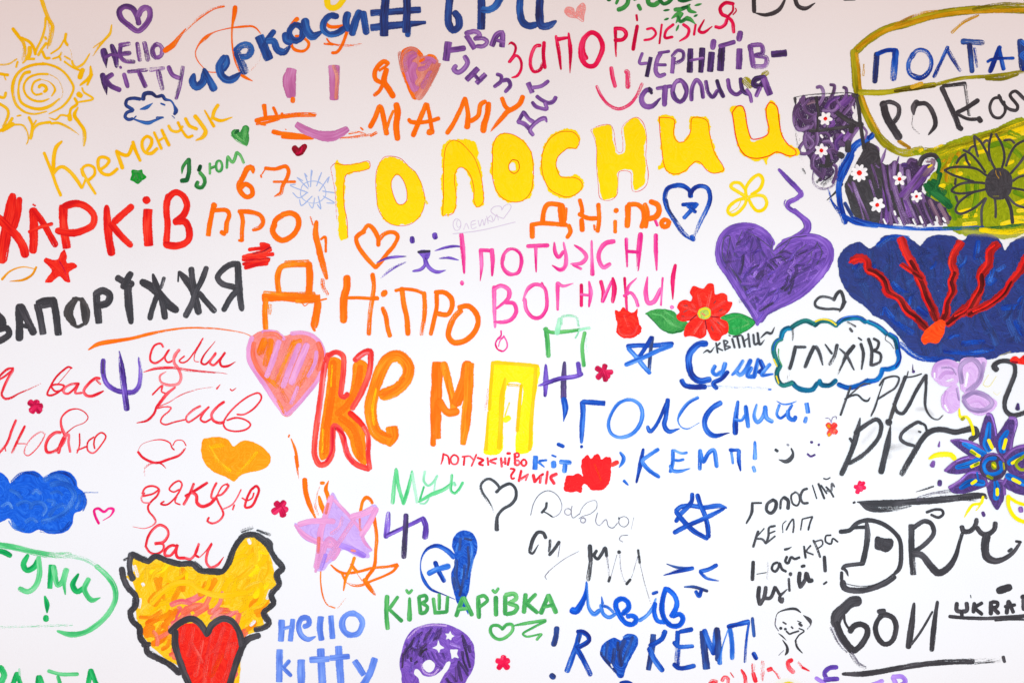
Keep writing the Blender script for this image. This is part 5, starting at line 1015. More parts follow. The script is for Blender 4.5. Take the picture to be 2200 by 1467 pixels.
L('exclamation_mark');S('sky_blue',4.8,'95,14 97,26',sq=1,d=.05);S('sky_blue',4,'94.5,31 93,37',d=.2)
T(1220,830,400)
P('painted_word','blue word КЕМП in quotation strokes right of the red tulip')
L('quotation_mark');S('sky_blue',4.2,'62,78,.7 66,84 65,89 61,95,.4',d=.05);S('sky_blue',3.6,'66,111 71,116,.5',d=.1)
L();S('cobalt',4.8,'89,74,.7 86,90 81,113,.6',d=(0,.2));S('sky_blue',4.4,'107,74 95,82 88,88 95,98 108,107')
L();S('sky_blue',4.2,'124,75 124,90 121,101',d=.05);S('sky_blue',2.8,'125,75 135,79 141,78');S('sky_blue',3,'126,87 131,87.5 137,86');S('sky_blue',3.8,'121,93 124,99 132,100 144,97,.3')
L();S('sky_blue',4.2,'156,76 156,98',d=.25);S('sky_blue',4.4,'156,75 160,89 166,79 172,75 176,95',d=.05)
L();S('sky_blue',2.8,'193,76 195,91');S('cobalt',4,'191,75 202,75');S('cobalt',4.2,'202,75 202,88 204,99,.5')
T(1560,840,400)
L('exclamation_mark');S('sky_blue',5,'34,60,.6 34,80');S('sky_blue',3.6,'32,89 34,95',d=.15)
T(0,0,220)
P('painted_star','dark blue outlined five pointed star right of the faint black words')
S('cobalt',9.5,'1452,1097 1463,1088 1485,1086 1512,1090 1545,1086 1560,1090,.5',d=.06);S('cobalt',9,'1487,1060 1486,1076 1476,1090 1462,1104 1452,1120',d=.05);S('cobalt',9.5,'1498,1062 1504,1082 1512,1100 1520,1128 1522,1154',d=.03);S('cobalt',9.5,'1452,1098 1466,1116 1490,1140 1520,1157');S('cobalt',9.5,'1448,1144 1470,1132 1500,1119 1530,1105 1556,1092,.6',d=.04)
T(1560,840,400)
P('painted_face','small black smiling face under the blue ГОЛОСНИЙ')
L('eye');S('black',3.4,'58,69 61,71',d=.1)
L('eye');S('ink_gray',2.4,'72,63 74,64',d=.3)
L('mouth');S('black',4.4,'77,68,.5 79,73,.6 77,79 71,83 63,81,.3',d=.05)
P('painted_face','tiny purple smiling face left of the large РІГ')
L('eye');S('violet',3.6,'101,59.5 101,61')
L('eye');S('violet',3.2,'109,63 110,63.5')
L('mouth');S('violet',2.4,'96,74 100,77 105,75')
P('painted_butterfly','tiny coral butterfly with thin purple feelers')
L('wing')
for q in ('124,44 120,39','125,44 129,39','124,46 121,51','126,46 130,49'):S('coral_red',6,q,d=.08)
S('mustard_orange',3,'120,40 122,43',d=.3);S('mustard_orange',3,'122,50 121,53',d=.3);S('coral',2.4,'127,48 129,46',d=.3)
L('feeler');S('purple',.6,'124,36 121,32 117,32');S('purple',.6,'124,36 126,31 130,30 130,33');S('purple',1.2,'124,35 124,37')
T(1580,1020,400)
P('painted_word','small black brush words ГОЛОСНИЙ КЕМП Найкращий on four lines')
L();S('black',3.2,'20,34 19,45 13,57,.6',d=(0,.15));S('black',2.2,'19,33 31,33',d=.1)
L();S('black',3.8,'45,29 38,34 37,42 42,45 47,40 48,32 44,29',d=.04)
L();S('black',2.6,'53,40 54,30 57,26',d=.15);S('black',4,'57,26 62,30 62,40')
L();S('black',2.2,'71,20 66,24 68,34 73,36 76,30 74,22 70,20',d=.2)
L();S('black',2.8,'85,16 80,18 77,26 80,33 86,33',d=.1)
L();S('black',1.6,'91,12 96,28',d=.15);S('black',2.6,'98,10 105,28',d=.05);S('black',2,'101,12 108,22',d=.1);S('black',2.2,'107,14 112,19 116,26',d=.15);S('black',2.2,'108,18 113,19 114,10 117,14',d=.15);S('black',1.6,'104,4 108,5 112,3')
L();S('black',2.8,'27,66 24,75 21,85');S('black',1.6,'34,63 26,72');S('black',2.6,'25,75 32,76 36,81',d=.1)
L();S('black',2.6,'47,60 40,62 39,72 36,81',d=.06);S('black',1.6,'40,69 47,66');S('black',2,'37,80 42,76 47,72',d=.1)
L();S('black',1.2,'56,68 56,58 60,54',d=.3);S('black',2,'60,65 64,57 68,52 69,58 68,68',d=.12)
L();S('black',1.6,'77,65 79,52',d=.1);S('black',1.8,'79,52 91,49');S('black',2.2,'91,49 88,57 86,65',d=.1)
L();S('black',4.2,'21,102 20,124',d=.06);S('black',.9,'25,117 37,115',d=.2);S('ink_gray',2.4,'38,103 38,123',d=.75)
L();S('black',3,'50,103 45,105 43,111 47,114 51,109 52,104 55,111 60,114',d=.06)
L();S('black',3,'61,96 59,102 62,104 66,97 70,99 76,97',d=.08);S('black',3,'58,88 62,87,.8 66,85,.3')
L();S('black',2.6,'81,84 83,98',d=.25);S('black',2,'89,83 84,90 92,94',d=.15)
L();S('black',2.6,'92,77 97,88 100,97',d=.25);S('black',1.8,'93,79 102,77 103,82 97,87',d=.1)
L();S('black',2,'113,71 107,72 107,79 113,81 115,75 121,79',d=.15)
T(1400,1200,400)
L();S('black',4.6,'127,33 126,45 128,54');S('black',4.2,'128,54 133,45 135,33');S('black',4.4,'133,46 140,46 146,33');S('black',3.2,'146,33 149,38 152,42 160,36,.4');S('black',3.4,'152,43 151,49 154,51 155,46')
L();S('black',4.4,'163,18 165,18');S('black',2.8,'162,23 163,38',d=.25)
L();S('black',4.6,'175,16 174,25 176,34');S('black',4.2,'176,33 181,25 183,16');S('black',5,'183,17 186,26 190,25');S('black',3.6,'177,9 181,8')
L('exclamation_mark');S('black',3.8,'204,-3 205,15');S('black',2.2,'203,30 207,27')
T(1580,1020,400)
P('painted_flower','rose red ragged flower right of the black brush words')
for x,y in ((141,14),(147,8),(152,9),(153,15),(144,21),(149,18)):
    L('petal');S('rose_red',5.4,'146,14,.8 %g,%g,.9'%(x,y),rg=1.3)
T(1760,1040,440)
P('painted_swash','long thick black underline between РІГ and the large black letters')
S('black',6.4,'42,19,.3 55,20.5 80,20 110,18 140,15.5 165,12.5 178,12,.8',d=(0,.12));S('black',5,'44,20,.4 52,25.5 65,27.5 80,26 98,23,.5',d=(.02,.5));S('black',2.4,'36.5,20 38.5,19');S('ink_gray',6,'106,17 125,11 148,8',d=.68);S('black',1.8,'104,8,.3 114,5 123,2',d=.25);S('black',3,'176,11 180,15',d=.2);S('black',4,'150,15 170,16',d=.5)
P('painted_word','very large black letters DRU БОИ on two lines')
L();S('black',4.4,'22,51 33,49 40,42 52,38.5 65,41 78,49 86,59 88,75 86,90 80,97,.7',d=.03);S('black',3.6,'30,51 37,47 50,46');S('black',5.4,'51,42,.7 52,52 50,70 46,86',d=.05);S('black',4,'48,85 38,86 27,88 25,91');S('black',3,'26,90 29,93 31,98,.4');S('black',3.4,'24,94 24,103');S('black',6,'25,104 27,111 38,114 55,112 70,106 81,99',d=.04);S('black',1,'26,106 40,109 55,108.5 70,103 79,96',d=.4)
L('square_dot');F('black','61,56 70,58 76,58 80,61 78,68 76,71 71,73 66,71 60,69')
L();S('black',6,'99,43 99,65 101,97',sq=1,d=(0,.2));S('black',4.6,'101,47 106,43 113,39.5 120,42 123,52 117,61 107,69 101,72',d=.04);S('black',7,'101,74 110,76 120,88 128,95 138,90 146,78,.7 151,62,.5 154,52,.5',d=(0,.12))
L();S('black',4.6,'153,45 155,50 162,50 168,43 169,37',d=(.15,.1));S('black',5,'169,46 175,53 182,53 188,48 189,41',d=(0,.15));S('black',8,'180,54 178,66 180,78 188,82,.8 198,80,.6 208,73,.5 215,64,.4',d=.02);S('black',3,'211,61 217,62');S('black',3,'203,72 207,69',d=.25)
L();S('black',2.8,'115,30 125,27 132,28 133,32 128,35.5 120,32.5')
T(1740,1200,460)
L();S('black',9.6,'51,43 43,44 35,51 28,59,1.1 26,68',d=.03);S('black',7,'27,66 32,79 40,90 45,95');S('black',5.6,'45,95 53,88 59,76 58,70 52,67 45,69 41,75',d=.05);S('black',2.4,'35,57 36,65 41,73',d=.1);S('ink_gray',4,'42,97 50,108 57,112',d=.55);S('ink_gray',4,'22,70 30,86 38,95',d=.6)
L();E('black',5.2,78,72,10.5,15.2,d=.03);S('black',4.6,'70,54 77,53')
L();S('black',5.8,'107,46,.5 104.5,68 101,91');S('black',2.4,'104,88 113,76 126,54',d=.1);S('black',4.8,'131,44,.7 128,65 125,94',d=(0,.18))
L('underline');S('black',5.2,'34,118,.6 55,118 80,114 110,109 140,106 168,105',d=(0,.25));S('black',5,'168,105.5 198,103',d=.66);S('black',3,'198.5,100 200,106')
P('painted_word','small heavy black letters УКРА underlined at the right edge')
L();S('black',4.2,'151,45 151,53 156,54');S('black',4.2,'161,45 161,53 156,54');S('black',3.4,'156,54 156,60')
L();S('black',3.8,'169,45 168,55');S('black',3.6,'177,45 170,50 177,57')
L();S('black',4,'186,44 186,57');S('black',3.6,'187,44 193,45 192,49 188,50');S('black',4,'189,51 194,56')
L();S('black',3.8,'204,43 202,56');S('black',3.8,'204,43 209,55');S('black',3.2,'200,49 211,47')
L();S('black',5,'218,38 221,41');S('black',5.4,'220,42 220,52')
L('underline');S('black',3.4,'143,59 160,60.5 180,61 200,60 224,58',d=.06);S('black',2.4,'190,63 205,62 224,62',d=.2)
L('dash');S('black',6.6,'193,33 206,28.5',d=.08);S('black',1,'165,37 165.5,40')
P('painted_word','purple letters cut off by the bottom edge right of centre')
L();S('purple_blue',4.4,'28,111 20,112 15,117 17,123');S('lilac_mid',4,'6,122 14,127 20,133');S('purple_blue',4.6,'15,124 29,123')
L();S('lilac_mid',4,'62,130 75,125',d=.1)
L();S('lilac_mid',4.4,'85,121 90,132');S('lilac_mid',4.4,'85,121 95,121 98,126 92,131')
T(1880,880,320)
P('painted_flower','blue and purple eight petal flower with yellow dashes at the right edge')
for pet,blue,yel in (('165,7 170,7 175,20 178,38 176,55 168,62 158,58 153,45 156,28','168,20,.7 166,40 163,50 168,60','167,44 173,57'),('198,12 206,13 208,20 203,40 200,58 190,69 180,62 178,42 188,25','195,32,.7 187,46 188,62','193,43 189,58'),('112,46 125,45 150,52 164,66 150,74 135,66','130,50,.6 145,57 162,66','141,60 154,69'),('103,90 120,76 138,70 157,75 157,88 140,92 115,95','120,85,.7 140,80 153,74','141,84 154,78'),('109,115 125,105 140,93 158,94 165,110 150,118 125,124 112,121','126,115,.7 140,107 160,108','142,109 149,104'),('165,114 175,104 188,106 191,125 186,140 180,148 172,138','177,102,.5 179,116 178,131','180,116 180,126'),('188,110 200,94 224,98 224,125 205,122','194,97 208,103 224,110','202,102 214,108'),('188,72 205,57 224,52 224,92 200,94','197,79 210,70 224,65','201,79 216,71')):
    L('petal');F('violet',pet,rg=.5);ps=pet.split();S('purple',4.4,' '.join(ps[:len(ps)//2+1]),d=.12);S('lilac_mid',1.6,' '.join(ps[1:len(ps)//2]),d=.4);S('azure',9,blue,d=.06);S('navy',1.4,blue,d=.4);S('yellow_lemon' ,4.6,yel,d=.12)
S('lime',3.4,'140,61 148,66',d=.15);S('lime',3.4,'146,82 152,78',d=.15);S('azure',2.6,'150,92 152,104')
L('centre');F('deep_violet','174,63 186,67 194,78 194,90 187,100 174,105 161,100 154,90 154,78 161,67');S('purple',2.6,'158,78 166,66 180,66 190,76',d=.25);S('azure',5,'178,71 166,73 160,82 165,93 178,94 186,88 184,76',d=.12);S('lime',7,'174,78 176,86',d=.05);S('bright_yellow',2.4,'173,80 177,84',d=.1);S('lime',4,'165,97 173,101');S('olive',2.6,'189,78 190,88',d=.1)
T(1760,1040,440)
P('painted_petal_specks','yellow strokes and purple drops under the blue flower')
L('dash');S('yellow_lemon',2.8,'176,13 174,20 165,22 160,28 156,35,.4',d=(0,.1));S('yellow_lemon',2,'175,16 172,23 168,28',d=(0,.4));S('yellow_lemon',4,'203,12 203,22 208,33 214,38 224,41',d=.03);S('yellow_lemon',3.2,'204,14 212,19 224,23');S('lime',3,'224,-34 211,-22 216,-16 224,-17',d=.05)
L('drop');S('purple',3.8,'175.5,30 177,34');S('purple',5,'216,25 216.7,29');S('violet',4.4,'129.5,-4 129,1')
T(240,1120,520.4)
P('painted_heart','flaming yellow and orange heart with a red heart and jagged black outline')
L('flame')
F('amber_yellow','17,31 28,37 40,33 50,36 70,40 80,45 100,46 107,38 112,24 120,14 128,12 138,18 145,35 148,50 150,60 143,70 145,78 138,88 138,96 122,104 118,118 112,152 74,152 64,134 46,122 32,108 25,95 22,82 24,70 19,55 13,50 20,45',rg=.8)
FL='17,31 28,37 40,33 50,36 70,40 80,45 100,46 107,38 112,24 120,14 128,12 138,18 145,35 148,50 150,60 143,70 145,78 138,88 138,96 122,104 118,118 112,152 74,152 64,134 46,122 32,108 25,95 22,82 24,70 19,55 13,50 20,45'
def flame_colour(x,y):
    t=y+random.gauss(0,7)
    if 58<x<120 and t>72: return random.choice(['coral_pink','coral','salmon_pink','coral'])
    if t<50 or (x>118 and t<66) or x<30 and t<90: return random.choice(['amber_yellow','amber','amber_yellow','yellow'])
    if t<78 or x>118: return random.choice(['amber_deep','orange_amber','amber_deep','amber'])
    if t<102: return random.choice(['orange_light','orange_amber','orange_light'])
    return random.choice(['orange_light','coral','red_orange'])
R(FL,170,4.6,20,-55,flame_colour,d=.22)
S('amber_deep',5,'36,74 48,62 60,56 70,56 80,62 98,67 122,64',d=.12)
for q in ('21,40 24,50','124,16 126,20','28,56 29,58','144,62 141,70','26,70 25,78','126,94 130,90'): S('white',2.8,q,d=.4)
L('heart')
F('red','86,104 80,95 70,92 60,98 59,110 64,126 73,152 106,152 113,126 118,110 114,98 102,91 92,96')
for q in ('66,96 64,110','74,96 70,122','82,108 76,140','92,100 86,130 84,146','102,96 94,124 92,146','110,98 104,124','98,110 90,118','112,110 106,134 100,146','72,110 82,128'):
    S('coral_red',4,q,d=.5)
S('red_orange',5,'90,140 100,120',d=.5)
L('outline')
S('black',4.8,'18,29 28,34 33,36 40,31.5 50,35 62,38.5 73,38 80,44 90,45 100,45.5 106,38 110,27 116,17 120,13 130,12 138,17,1.3 142,20,1.5 145,27 149,34 155,42 150,48,1.2 152,57 145,66 147,74 138,83 143,92 138,96 130,98',d=.06,rg=1.4)
S('black',5.6,'134,103 122,108 116,120 111,135 106,152',d=.03,rg=1.3)
S('black',4.6,'18,29 16,40 19,53',d=.06,rg=1.3);S('black',5,'9,42 11,52 15,60 22,68 22,76 17,82 19,90 25,96 26,105 31,112 33,119 42,124 52,129 62,138',d=.06,rg=1.5);S('black',5,'20,52 16,46',d=.1);S('black',4,'28,112 35,111',d=.15);S('black',2,'11,35 15,33',d=.3);S('black',3,'118,9 128,5',d=.5);S('black',2.6,'132,8 144,12',d=.55)
for q in ('18,29 28,34 33,36 40,31.5 50,35 62,38.5 73,38 80,44 90,45 100,45.5 106,38 110,27 116,17 122,13 131,12 139,17 142,20 145,27 149,34 155,42 150,48 152,57 145,66 147,74 138,83 143,92','15,60 22,68 22,76 17,82 19,90 25,96 26,105 31,112 33,119 42,124 52,129 62,138'):
    g=[tuple(map(float,t.split(','))) for t in q.split()]
    for (x0,y0),(x1,y1) in zip(g,g[1:]):
        ox,oy=random.uniform(-2,2),random.uniform(-2,2);S('black',3,'%.1f,%.1f %.1f,%.1f'%(x0+ox,y0+oy,x1+ox,y1+oy),d=.4,rg=1.8)
S('black',5.4,'53,100 62,92 72,88 80,92 87,103',d=.02);S('black',5.2,'87,102 91,94 101,88,1.1 110,91 116,101 118,112',d=.02);S('black',5.6,'58,99 58,112 62,126 67,140 73,153',d=.02)
T(0,1130,505.5)
P('painted_word','green word СУМИ with exclamation mark inside a pale green ring')
L();S('green_bright2',4.6,'-6,24 2,23.5 10,27.5');
L();S('green_bright2',4.8,'26,27,.7 22,36 25,41 32,38 36,31');S('mint_green',4.4,'36,29 37,45 33,56 26,61 18,58',d=(0,.2))
L();S('green_bright2',4.6,'48,36 46.5,58',sq=1);S('mint_green',4.6,'50,37 54,55 58,52 62,40');S('mint_green',3.6,'63,40 60,52 61,63,.4')
L();S('green_bright2',4.8,'73,45,.5 68,55 72,61 79,57');S('mint_green',4.4,'83,49 79,58 81,64 86,69 93,67,.3')
L('exclamation_mark');S('green_bright2',4.8,'42,66,.5 44,73 44,80,.4');S('green_bright2',4.8,'43,84 43,88')
L('ring');S('mint_green',5,'-4,17 15,20 35,25 50,27 66,27',d=(.12,.5));S('mint',3.6,'62,27 80,31 92,38',d=.6);S('mint_green',4.4,'90,37 100,46 107,57 108,68 101,82 88,94 76,100 65,101 54,98,.5',d=(.25,.05));S('mint',2,'0,94 40,93 68,92',d=.72)
P('painted_word','green word ПОЛТАВА cut off by the lower left corner')
L();S('green_bright2',5,'0,131 4,139 0,147')
L();S('green_bright2',4.4,'16,137 11,150');S('green_bright2',4,'16,137 20,150');S('mint',1.8,'18,133 18.5,139',d=.3)
L();S('green_bright2',4,'36,140 35,150');S('green_bright2',4,'37,140 41,150')
L();S('mint_green',3.2,'45,135 56,138 73,138',d=.12);S('mint_green',3.6,'54,140 57,150')
L();S('green_bright2',4.2,'85,134 82,150');S('green_bright2',4.2,'85,134 91,150')
T(580,1200,400)
P('painted_word','light blue lower case greeting hello on two lines, at the bottom')
L();S('periwinkle',6.6,'14,72 13,97',sq=1);S('periwinkle',5.6,'27,71 24,97',sq=1);S('periwinkle',3.6,'16,82 25,80')
L();S('periwinkle',5.8,'40,80 46,77 45,70 38,70 34,78 37,90 45,95 53,92,.4')
L();S('periwinkle',6.6,'60,68 59,82 61,96',sq=1)
L();S('periwinkle',6.2,'72,67 74,94',sq=1)
L();E('periwinkle',6.4,97,77,12,13,d=.04)
L();S('periwinkle',7,'11.5,107 11,145',sq=1);S('periwinkle',4.6,'23,120 16,128');S('periwinkle',4.2,'15,128 25,138')
L();S('periwinkle',8.2,'37,119 37,152',sq=1,d=.04)
L();S('periwinkle',8,'60,106 62,152',sq=1);S('periwinkle',6.6,'47,119 70,118',sq=1,d=.05)
L();S('periwinkle',7.6,'81,103 84,152',sq=1,d=.03);S('periwinkle',6.2,'71,117 94,115',sq=1,d=.06)
L();S('periwinkle',6.6,'100,120 111,137',sq=1);S('periwinkle',7.4,'124,117 118,135 108,152',sq=1,d=.03)
T(820,1130,400)
P('painted_heart','blue heart with one solid lobe and a star in the open lobe')
L('outline');S('cobalt',4.6,'86,37,1.2 78,29,1.2 66,23,1 55,26,.8 48,35,.4 46,50,.3 50,64,.8 58,74,.7 72,80,.3 86,86,.2',d=(.03,.2))
L('lobe')
F('cobalt','86,32 83,22 87,10 96,5 106,7 112,16 113,28 108,42 105,60 103,76 100,84 99,95 90,92 86,80 82,58 86,45',rg=.5)
for m,w,q,d in (('sky_blue',3,'104,14 107,26 104,44',.25),('navy',3,'93,14 92,28',.2),('sky_blue',3,'90,20 88,30',.3),('navy',3,'102,24 103,44 100,62',.15),('sky_blue',4,'90,36 96,32',.2),('navy',4,'88,40 88,60 92,74',.25),('navy',3,'98,46 96,62',.3),('sky_blue',2.4,'95,50 94,62',.3),('navy',3,'97,62 92,82',.1),('sky_blue',3,'108,36 103,60',.4),('navy',3,'84,60 88,76',.2),('navy',3,'98,14 106,16',.3),('sky_blue',2.4,'100,70 97,78',.3)):
    S(m,w,q,d=d)
S('cobalt',4,'96,84 100,95 102,103,.3',d=.1)
L('star');S('cobalt',5,'63,42 67,52 74,65',d=.03);S('sky_blue',6,'55,56 65,51 80,47',d=.03)
P('painted_word','green word КІВШАРІВКА with heart shaped dots')
L();S('green_grass',5,'6.5,82 5.5,100 7,121',d=.03);S('green_grass',4,'19,83 10,96');S('green_grass',4.2,'9,98 24,112')
L();S('green_grass',5.6,'33,85,.6 33,111',d=.05);S('green_grass',3,'29,75 32,79 36,75')
L();S('green_grass',4.6,'44,83 46,103');S('green_grass',4,'44,83 52,82 53,87 47,91');S('green_grass',4,'48,91 54,95 52,101 46,103')
L();S('green_grass',4,'61,85 63,101');S('green_grass',3.6,'68,80 68,98');S('green_grass',4,'78,83 77,101');S('green_grass',4,'62,102 77,101')
L();S('green_grass',4.8,'96,84 88,106');S('green_grass',4.6,'97,84 107,105');S('green_grass',4,'91,98 101,97')
L();S('green_grass',5,'114,85 115,108');S('green_grass',4,'113,84 121,82 125,87 116,95')
L();S('green_grass',5,'135,83 135,105');S('green_grass',3.4,'131,75 134,78 138,73')
L();S('green_grass',5,'146,82 146,104');S('green_grass',4.6,'146,81 157,80 159,85 150,91');S('green_grass',4.6,'150,91 160,95 157,101 147,104')
L();S('green_grass',5,'170,80 168,102');S('green_grass',4.6,'182,80 171,91');S('green_grass',4.6,'171,91 184,102')
L();S('green_grass',5,'197,81 188,103');S('green_grass',5,'197,81 206,102');S('green_grass',4,'191,95 202,93')
P('painted_heart','small green heart outline with a zigzag tail')
S('green_grass',3.6,'143,121 137,117 130,118 128.5,124 133,131 140,133.5 148,130 155,122 154,116 148,116 142,122');S('green_grass',3.6,'157,117,.5 170,114.5 194,111',d=(.15,.05));S('green_grass',2.6,'194,112 180,119 167,127 171,130 188,127,.8',d=.05);S('green_grass',3,'189,127 183,134')
T(840,1200,400)
P('painted_moon','round purple planet shape with white stars cut out at the bottom edge')
F('purple_vivid','17,95 25,84 38,78 50,76 65,77 80,83 92,92 98,103 99,118 97,130 90,142 84,152 57,152 62,138 69,128 70,121 66,122 60,131 54,136 46,139 38,137 33,131 29,130 27,135 33,142 32,152 15,152 12,135 10,122 13,108',h='45,119 50,121 52,126 50,131 45,134 40,131 37,126 40,121|70,85 72,89 75,91 72,93 71,96 68,94 65,95 66,91 64,88 68,88|56,96 58,101 63,105 58,107 57,111 54,107 49,105 54,102|70,107 74,107 79,107 78,112 80,117 75,116 72,118 71,113',rg=.4)
R('18,98 40,82 62,80 60,92 45,105 34,122 27,128 20,146 12,120',34,3.4,16,-65,lambda x,y:random.choice(['deep_violet','purple_mid','purple_blue','violet']),d=.32)
H('violet','80,92 94,104 95,126 86,144 66,150 66,140 76,126 84,116',72,5,3.6,d=.2)
H('purple_mid','38,110 66,112 62,130 56,134 54,124 46,117 38,120',50,4,2.6,d=.4)
S('lilac',2,'20,94 34,81 50,78 66,79',d=.4);S('violet',3,'58,84 54,94',d=.3);S('violet',3,'84,90 90,104',d=.3);S('lilac',2,'36,124 40,134 50,136 56,130',d=.4);S('lilac_mid',3,'70,100 82,104',d=.35);S('deep_violet',3,'14,112 13,128',d=.3)
P('painted_flower','bright crimson five petal flower at the bottom edge')
for x,y in ((134,104),(139,110),(138,129),(117,130)):pass
for x,y in ((133,115),(139,120),(138,129),(127,129),(125,120)):
    L('petal');S('rose_red',6.6,'132,122,.9 %g,%g,1'%(x,y))
T(1160,1200,400)
P('painted_word','blue cursive word Львів')
L();S('blue_bright',7,'37,60,1.1 42,62 49,53,.9 54,40,.6 55,28,.3');S('sky_blue',4.4,'55,28,.6 56,42,.6 58,58,.8 64,65,1.2 71,60',d=.05);
L();S('sky_blue',3.4,'73,45,.4 74,53');S('sky_blue',4,'72,54 75,65 82,69 89,65',d=.05);S('sky_blue',3.2,'73,55 80,57 87,63',d=.25)
L();S('blue_bright',5.8,'90,60 90,51 96,47 103,50 105,57 98,65');S('blue_bright',5.6,'90,58 95,68 102,76 110,77 114,71 109,67 103,68',d=.03)
L();S('sky_blue',3.8,'117,73 126,67 133,58 137,47,.5',d=.05);S('blue_bright',5,'136,52 135,63 139,73 148,75');S('cobalt',3.6,'133,41 139,39',d=.15)
L();S('blue_bright',5.6,'149,34 145,48 144,60 148,72 156,79 165,78 169,70 165,65 157,68',d=.03);S('blue_bright',5.4,'150,35 158,42 162,52 160,60 155,68',d=.03)
P('painted_face','blue squinting face of angled strokes')
L('eye');S('navy',3,'150,6,.4 162,10 176,11');S('cobalt',4.6,'147,19,.4 165,14 181,11',d=(.35,0))
L('eye');S('cobalt',4.6,'209,7 200,12 189,15');S('cobalt',3.6,'189,15 196,22 211,26,.4',d=(0,.4))
L('mouth');S('navy',3.6,'171,33,.5 182,33 198,38',d=.1);S('cobalt',4,'184,38 188,44 191,36',d=.05)
P('painted_word','dark blue words Я КЕМП with a heart between')
L('quotation_mark');S('navy',6.2,'20,81 19,92 16,102',d=.02);S('navy',6.4,'13,137 17,140')
L();S('cobalt',5.6,'47,88 42,105 32,133',d=(0,.2));S('navy',2.4,'47,88 46,98');S('cobalt',5.2,'44,86 50,86 57,91 58,96 50,102 43,105');S('cobalt',5.8,'43,105 50,117 60,137',d=(0,.35))
L('heart')
F('cobalt','96,96 88,93 80,96 73,103 71,112 77,122 88,133 93,140 98,140 102,128 110,112 116,100 115,92 108,88 100,90',rg=.5)
for m,w,q,d in (('navy',3,'80,98 79,118 84,126',.15),('navy',4,'88,106 86,124',.2),('navy',5,'100,96 94,112 96,126',.12),('navy',3,'110,92 104,106 98,122',.15),('sky_blue',2.4,'112,96 106,110 100,122',.3),('navy',3,'72,110 80,122 90,134',.3),('sky_blue',2,'76,104 75,114',.4),('navy',3,'92,98 92,108',.2),('sky_blue',2,'98,92 106,90',.4),('white',1.6,'84,124 86,128',.4)):
    S(m,w,q,d=d)
L();S('navy',6,'134,89 132,110 128,131',sq=1);S('cobalt',5.6,'148,85 144,94 130,103');S('cobalt',6,'129,105 135,118 145,132')
L();S('cobalt',5.2,'163,85 162,104',sq=1);S('cobalt',6,'163,104 162,126',d=.42);S('cobalt',4.8,'165,86 180,83,1.1',d=.05);S('cobalt',4.6,'158,98 163,103 181,103',d=.05);S('cobalt',5,'158,124 165,129 183,126',d=.05)
L();S('navy',8,'193,85 194,105 197,130',sq=1,d=.02);S('cobalt',6,'194,84 200,100 206,112');S('cobalt',6,'206,112 207,97 209,82');S('navy',6.6,'209,82 211,100 211,120',d=.03);S('sky_blue',4.6,'212,118 213,124',d=.1)
T(1400,1200,400)
L();S('sky_blue',5.2,'92,80 95,100 95,118',d=.15);S('cobalt',5.2,'90,80 103,77 115,74',d=.06);S('cobalt',2.8,'115,75 112,95 110,122',d=(.1,.4));S('sky_blue',3.6,'90,84,.4 83,106,.5 80,124,1.4',d=.08)
L('exclamation_mark');S('navy',5.6,'119,70,.6 121,91,.7');S('cobalt',5,'120,111 124,118',d=.08)
P('painted_face','black doodled face with wavy mouth and thin neck')
L('outline');S('black',2.4,'146,72,.3 149,64,.4 160,59.5 170,59,1.2 176,63,.6',d=(.35,0));S('black',4.4,'180,67,.3 187,73 188,77,.5');S('ink_gray',1.2,'147,70 146,78 150,85',d=.45);S('black',1.6,'150,88,.4 154,91 159,96,.3',d=.1);S('black',1.2,'188,78 184,83',d=.4)
L('eye');S('black',1.8,'155,74.5 159,77')
L('eye');S('black',3,'174,76 177.5,79',d=.06);S('black',1,'172,73 177,75',d=.3)
L('freckle');S('black',3.4,'151.5,82 153.5,81.5');S('black',2.8,'157,83 159,82.5');S('black',2,'165,80 167,82')
L('mouth');S('black',2,'159,85 163,88.5 167,87 174,85');S('black',1.6,'174,82 180,85 174,90 170,96',d=.05)
L('neck');S('black',2.4,'170,96 172,104 178,111,.5',d=.35);S('black',3.6,'155,96,.3 160,104,.8 160,110 158,113,.5',d=.05);S('ink_gray',.9,'150,114 156,108',d=.4)
P('painted_word','patchy red word cut off by the bottom edge')
L();S('red_ink',4.6,'68,149 72,144 77,145',d=.15)
L();S('red_ink',3.6,'83,144 86,139.5 90,141 90,149',d=.12)
L();S('red_ink',1.4,'93,134 97,140',d=.35);S('red_ink',4,'106,131,.6 110,138 111,148',d=(0,.2))
L();S('red_ink',4,'120,124 120,136',d=.5);S('red_ink',5,'120,135 123,145',d=.05)
L();S('red_ink',4,'131,121 131,143',d=.5);S('red_ink',4.4,'137,131 142,129.5',d=.05);S('red_ink',2.6,'142,129 147,134 151,141',d=.3)
L();S('red_ink',5,'166,119 161,122 162,128 168,134',d=.06);S('red_ink',2.6,'173,122 179,129',d=.3);S('red_ink',3.4,'178,128 186,132,.5',d=.08)
P('painted_swash','pale yellow haze of paint at the bottom edge')
S('pale_yellow',9,'146,149 160,145 178,150',d=.5);S('bright_yellow',4,'152,150 162,147 172,150',d=.4)
S('cobalt',5,'-37,147 -28,146 -22,150',d=.04)
T(740,450,400)
P('painted_word','faint lilac pencilled word Олешки with a heart and underline')
E('pencil_lilac',.7,133,18,4.6,7);E('pencil_lilac',.5,135,17,2.5,4.5)
for q in ('141,24 144,16.5 147,23','155,13 150,15 151,23 156,21','150.5,18.5 155,17','158,13 160,20 163,12 165,19 167,11','168,8 170,17','173,7 169,12 175,15','174,8 176,14 180,6 182,13','128,29 160,25 202,15','186,1 185,-3 177,-3 173,2 178,7 188,11','186,1 189,-4 195,-6 197,-3 188,11'):
    S('pencil_lilac',.75,q)
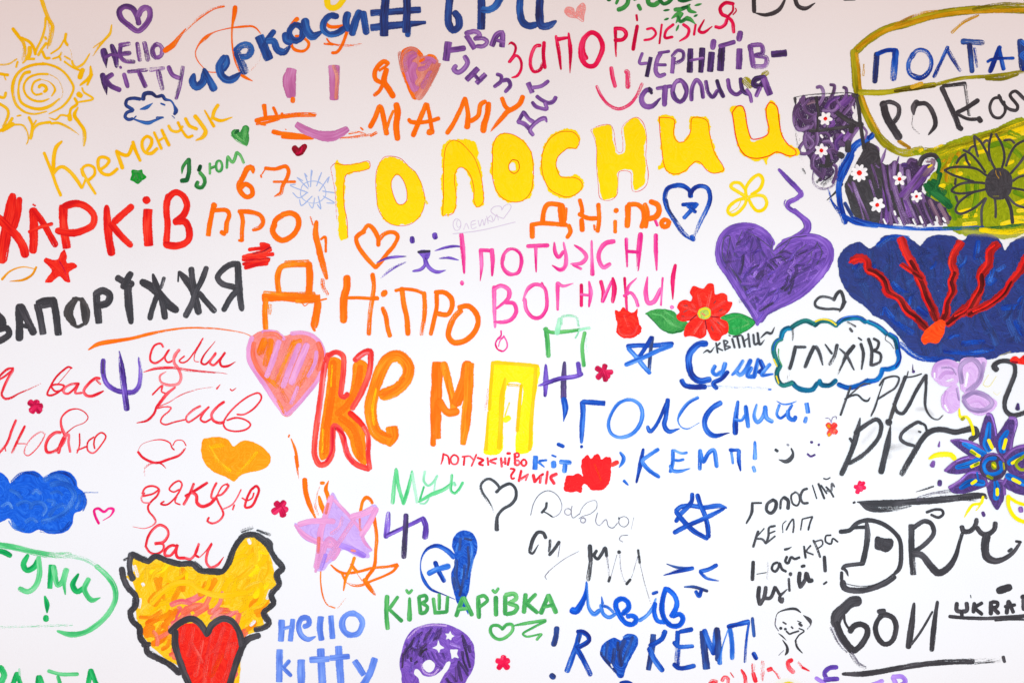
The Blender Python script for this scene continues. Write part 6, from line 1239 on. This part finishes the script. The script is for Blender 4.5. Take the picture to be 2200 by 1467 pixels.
# ------------------------------------------------------------------ build every painted mark as a part of the canvas
def world(v): return ((v[0] - 1100) / 1000, v[1], CZ + (733.5 - v[2]) / 1000)
def mesh_object(name, chunks, parent, label=None):
    V, Fc, B, A, MI, mats = [], [], [], [], [], []
    for m, v, f, b, a in chunks:
        if m not in mats: mats.append(m)
        k = len(V); V += [world(x) for x in v]; B += b; A += a
        Fc += [tuple(i + k for i in q) for q in f]; MI += [mats.index(m)] * len(f)
    n = len(V); cx = sum(v[0] for v in V) / n; cz = sum(v[2] for v in V) / n; o3 = (cx, 0.0, cz)
    me = bpy.data.meshes.new(name); me.from_pydata([(v[0] - cx, v[1], v[2] - cz) for v in V], [], Fc)
    for m in mats: me.materials.append(mat(m))
    me.polygons.foreach_set('material_index', MI)
    at = me.attributes.new('brush', 'FLOAT_VECTOR', 'POINT'); at.data.foreach_set('vector', [c for b in B for c in b])
    at = me.attributes.new('paint', 'FLOAT_COLOR', 'POINT'); at.data.foreach_set('color', [c for a in A for c in a])
    # all paint films face the viewer
    me.update(); flip = [p.index for p in me.polygons if p.normal.y > 0]
    for i in flip: me.polygons[i].flip()
    me.update()
    o = bpy.data.objects.new(name, me); COL.objects.link(o); o.parent = parent
    o.location = Vector(o3) - off(parent)
    if label: o['label'] = label
    return o
def off(p):
    v = Vector((0, 0, 0))
    while p: v = v + p.location; p = p.parent
    return v
SPLIT = {'quotation_mark', 'dash', 'drop', 'speck', 'scallop_edge', 'freckle', 'splatter', 'feeler', 'whisker', 'scratch'}
for p in PARTS:
    subs = [s for s in p['subs'] if s[1]]
    subs = [u for n, ch in subs for u in ([[n, [c]] for c in ch] if n in SPLIT else [[n, ch]])]
    if len(subs) == 1:
        mesh_object(p['name'], subs[0][1], CANVAS, p['label']); continue
    pv = [world(v) for s in subs for c in s[1] for v in c[1]]
    e = bpy.data.objects.new(p['name'], None); COL.objects.link(e); e.parent = CANVAS; e.empty_display_size = .02
    e.location = Vector((sum(v[0] for v in pv) / len(pv), 0, min(v[2] for v in pv))) - off(CANVAS)
    e['label'] = p['label']
    for nm, ch in subs: mesh_object(nm or 'stroke', ch, e)
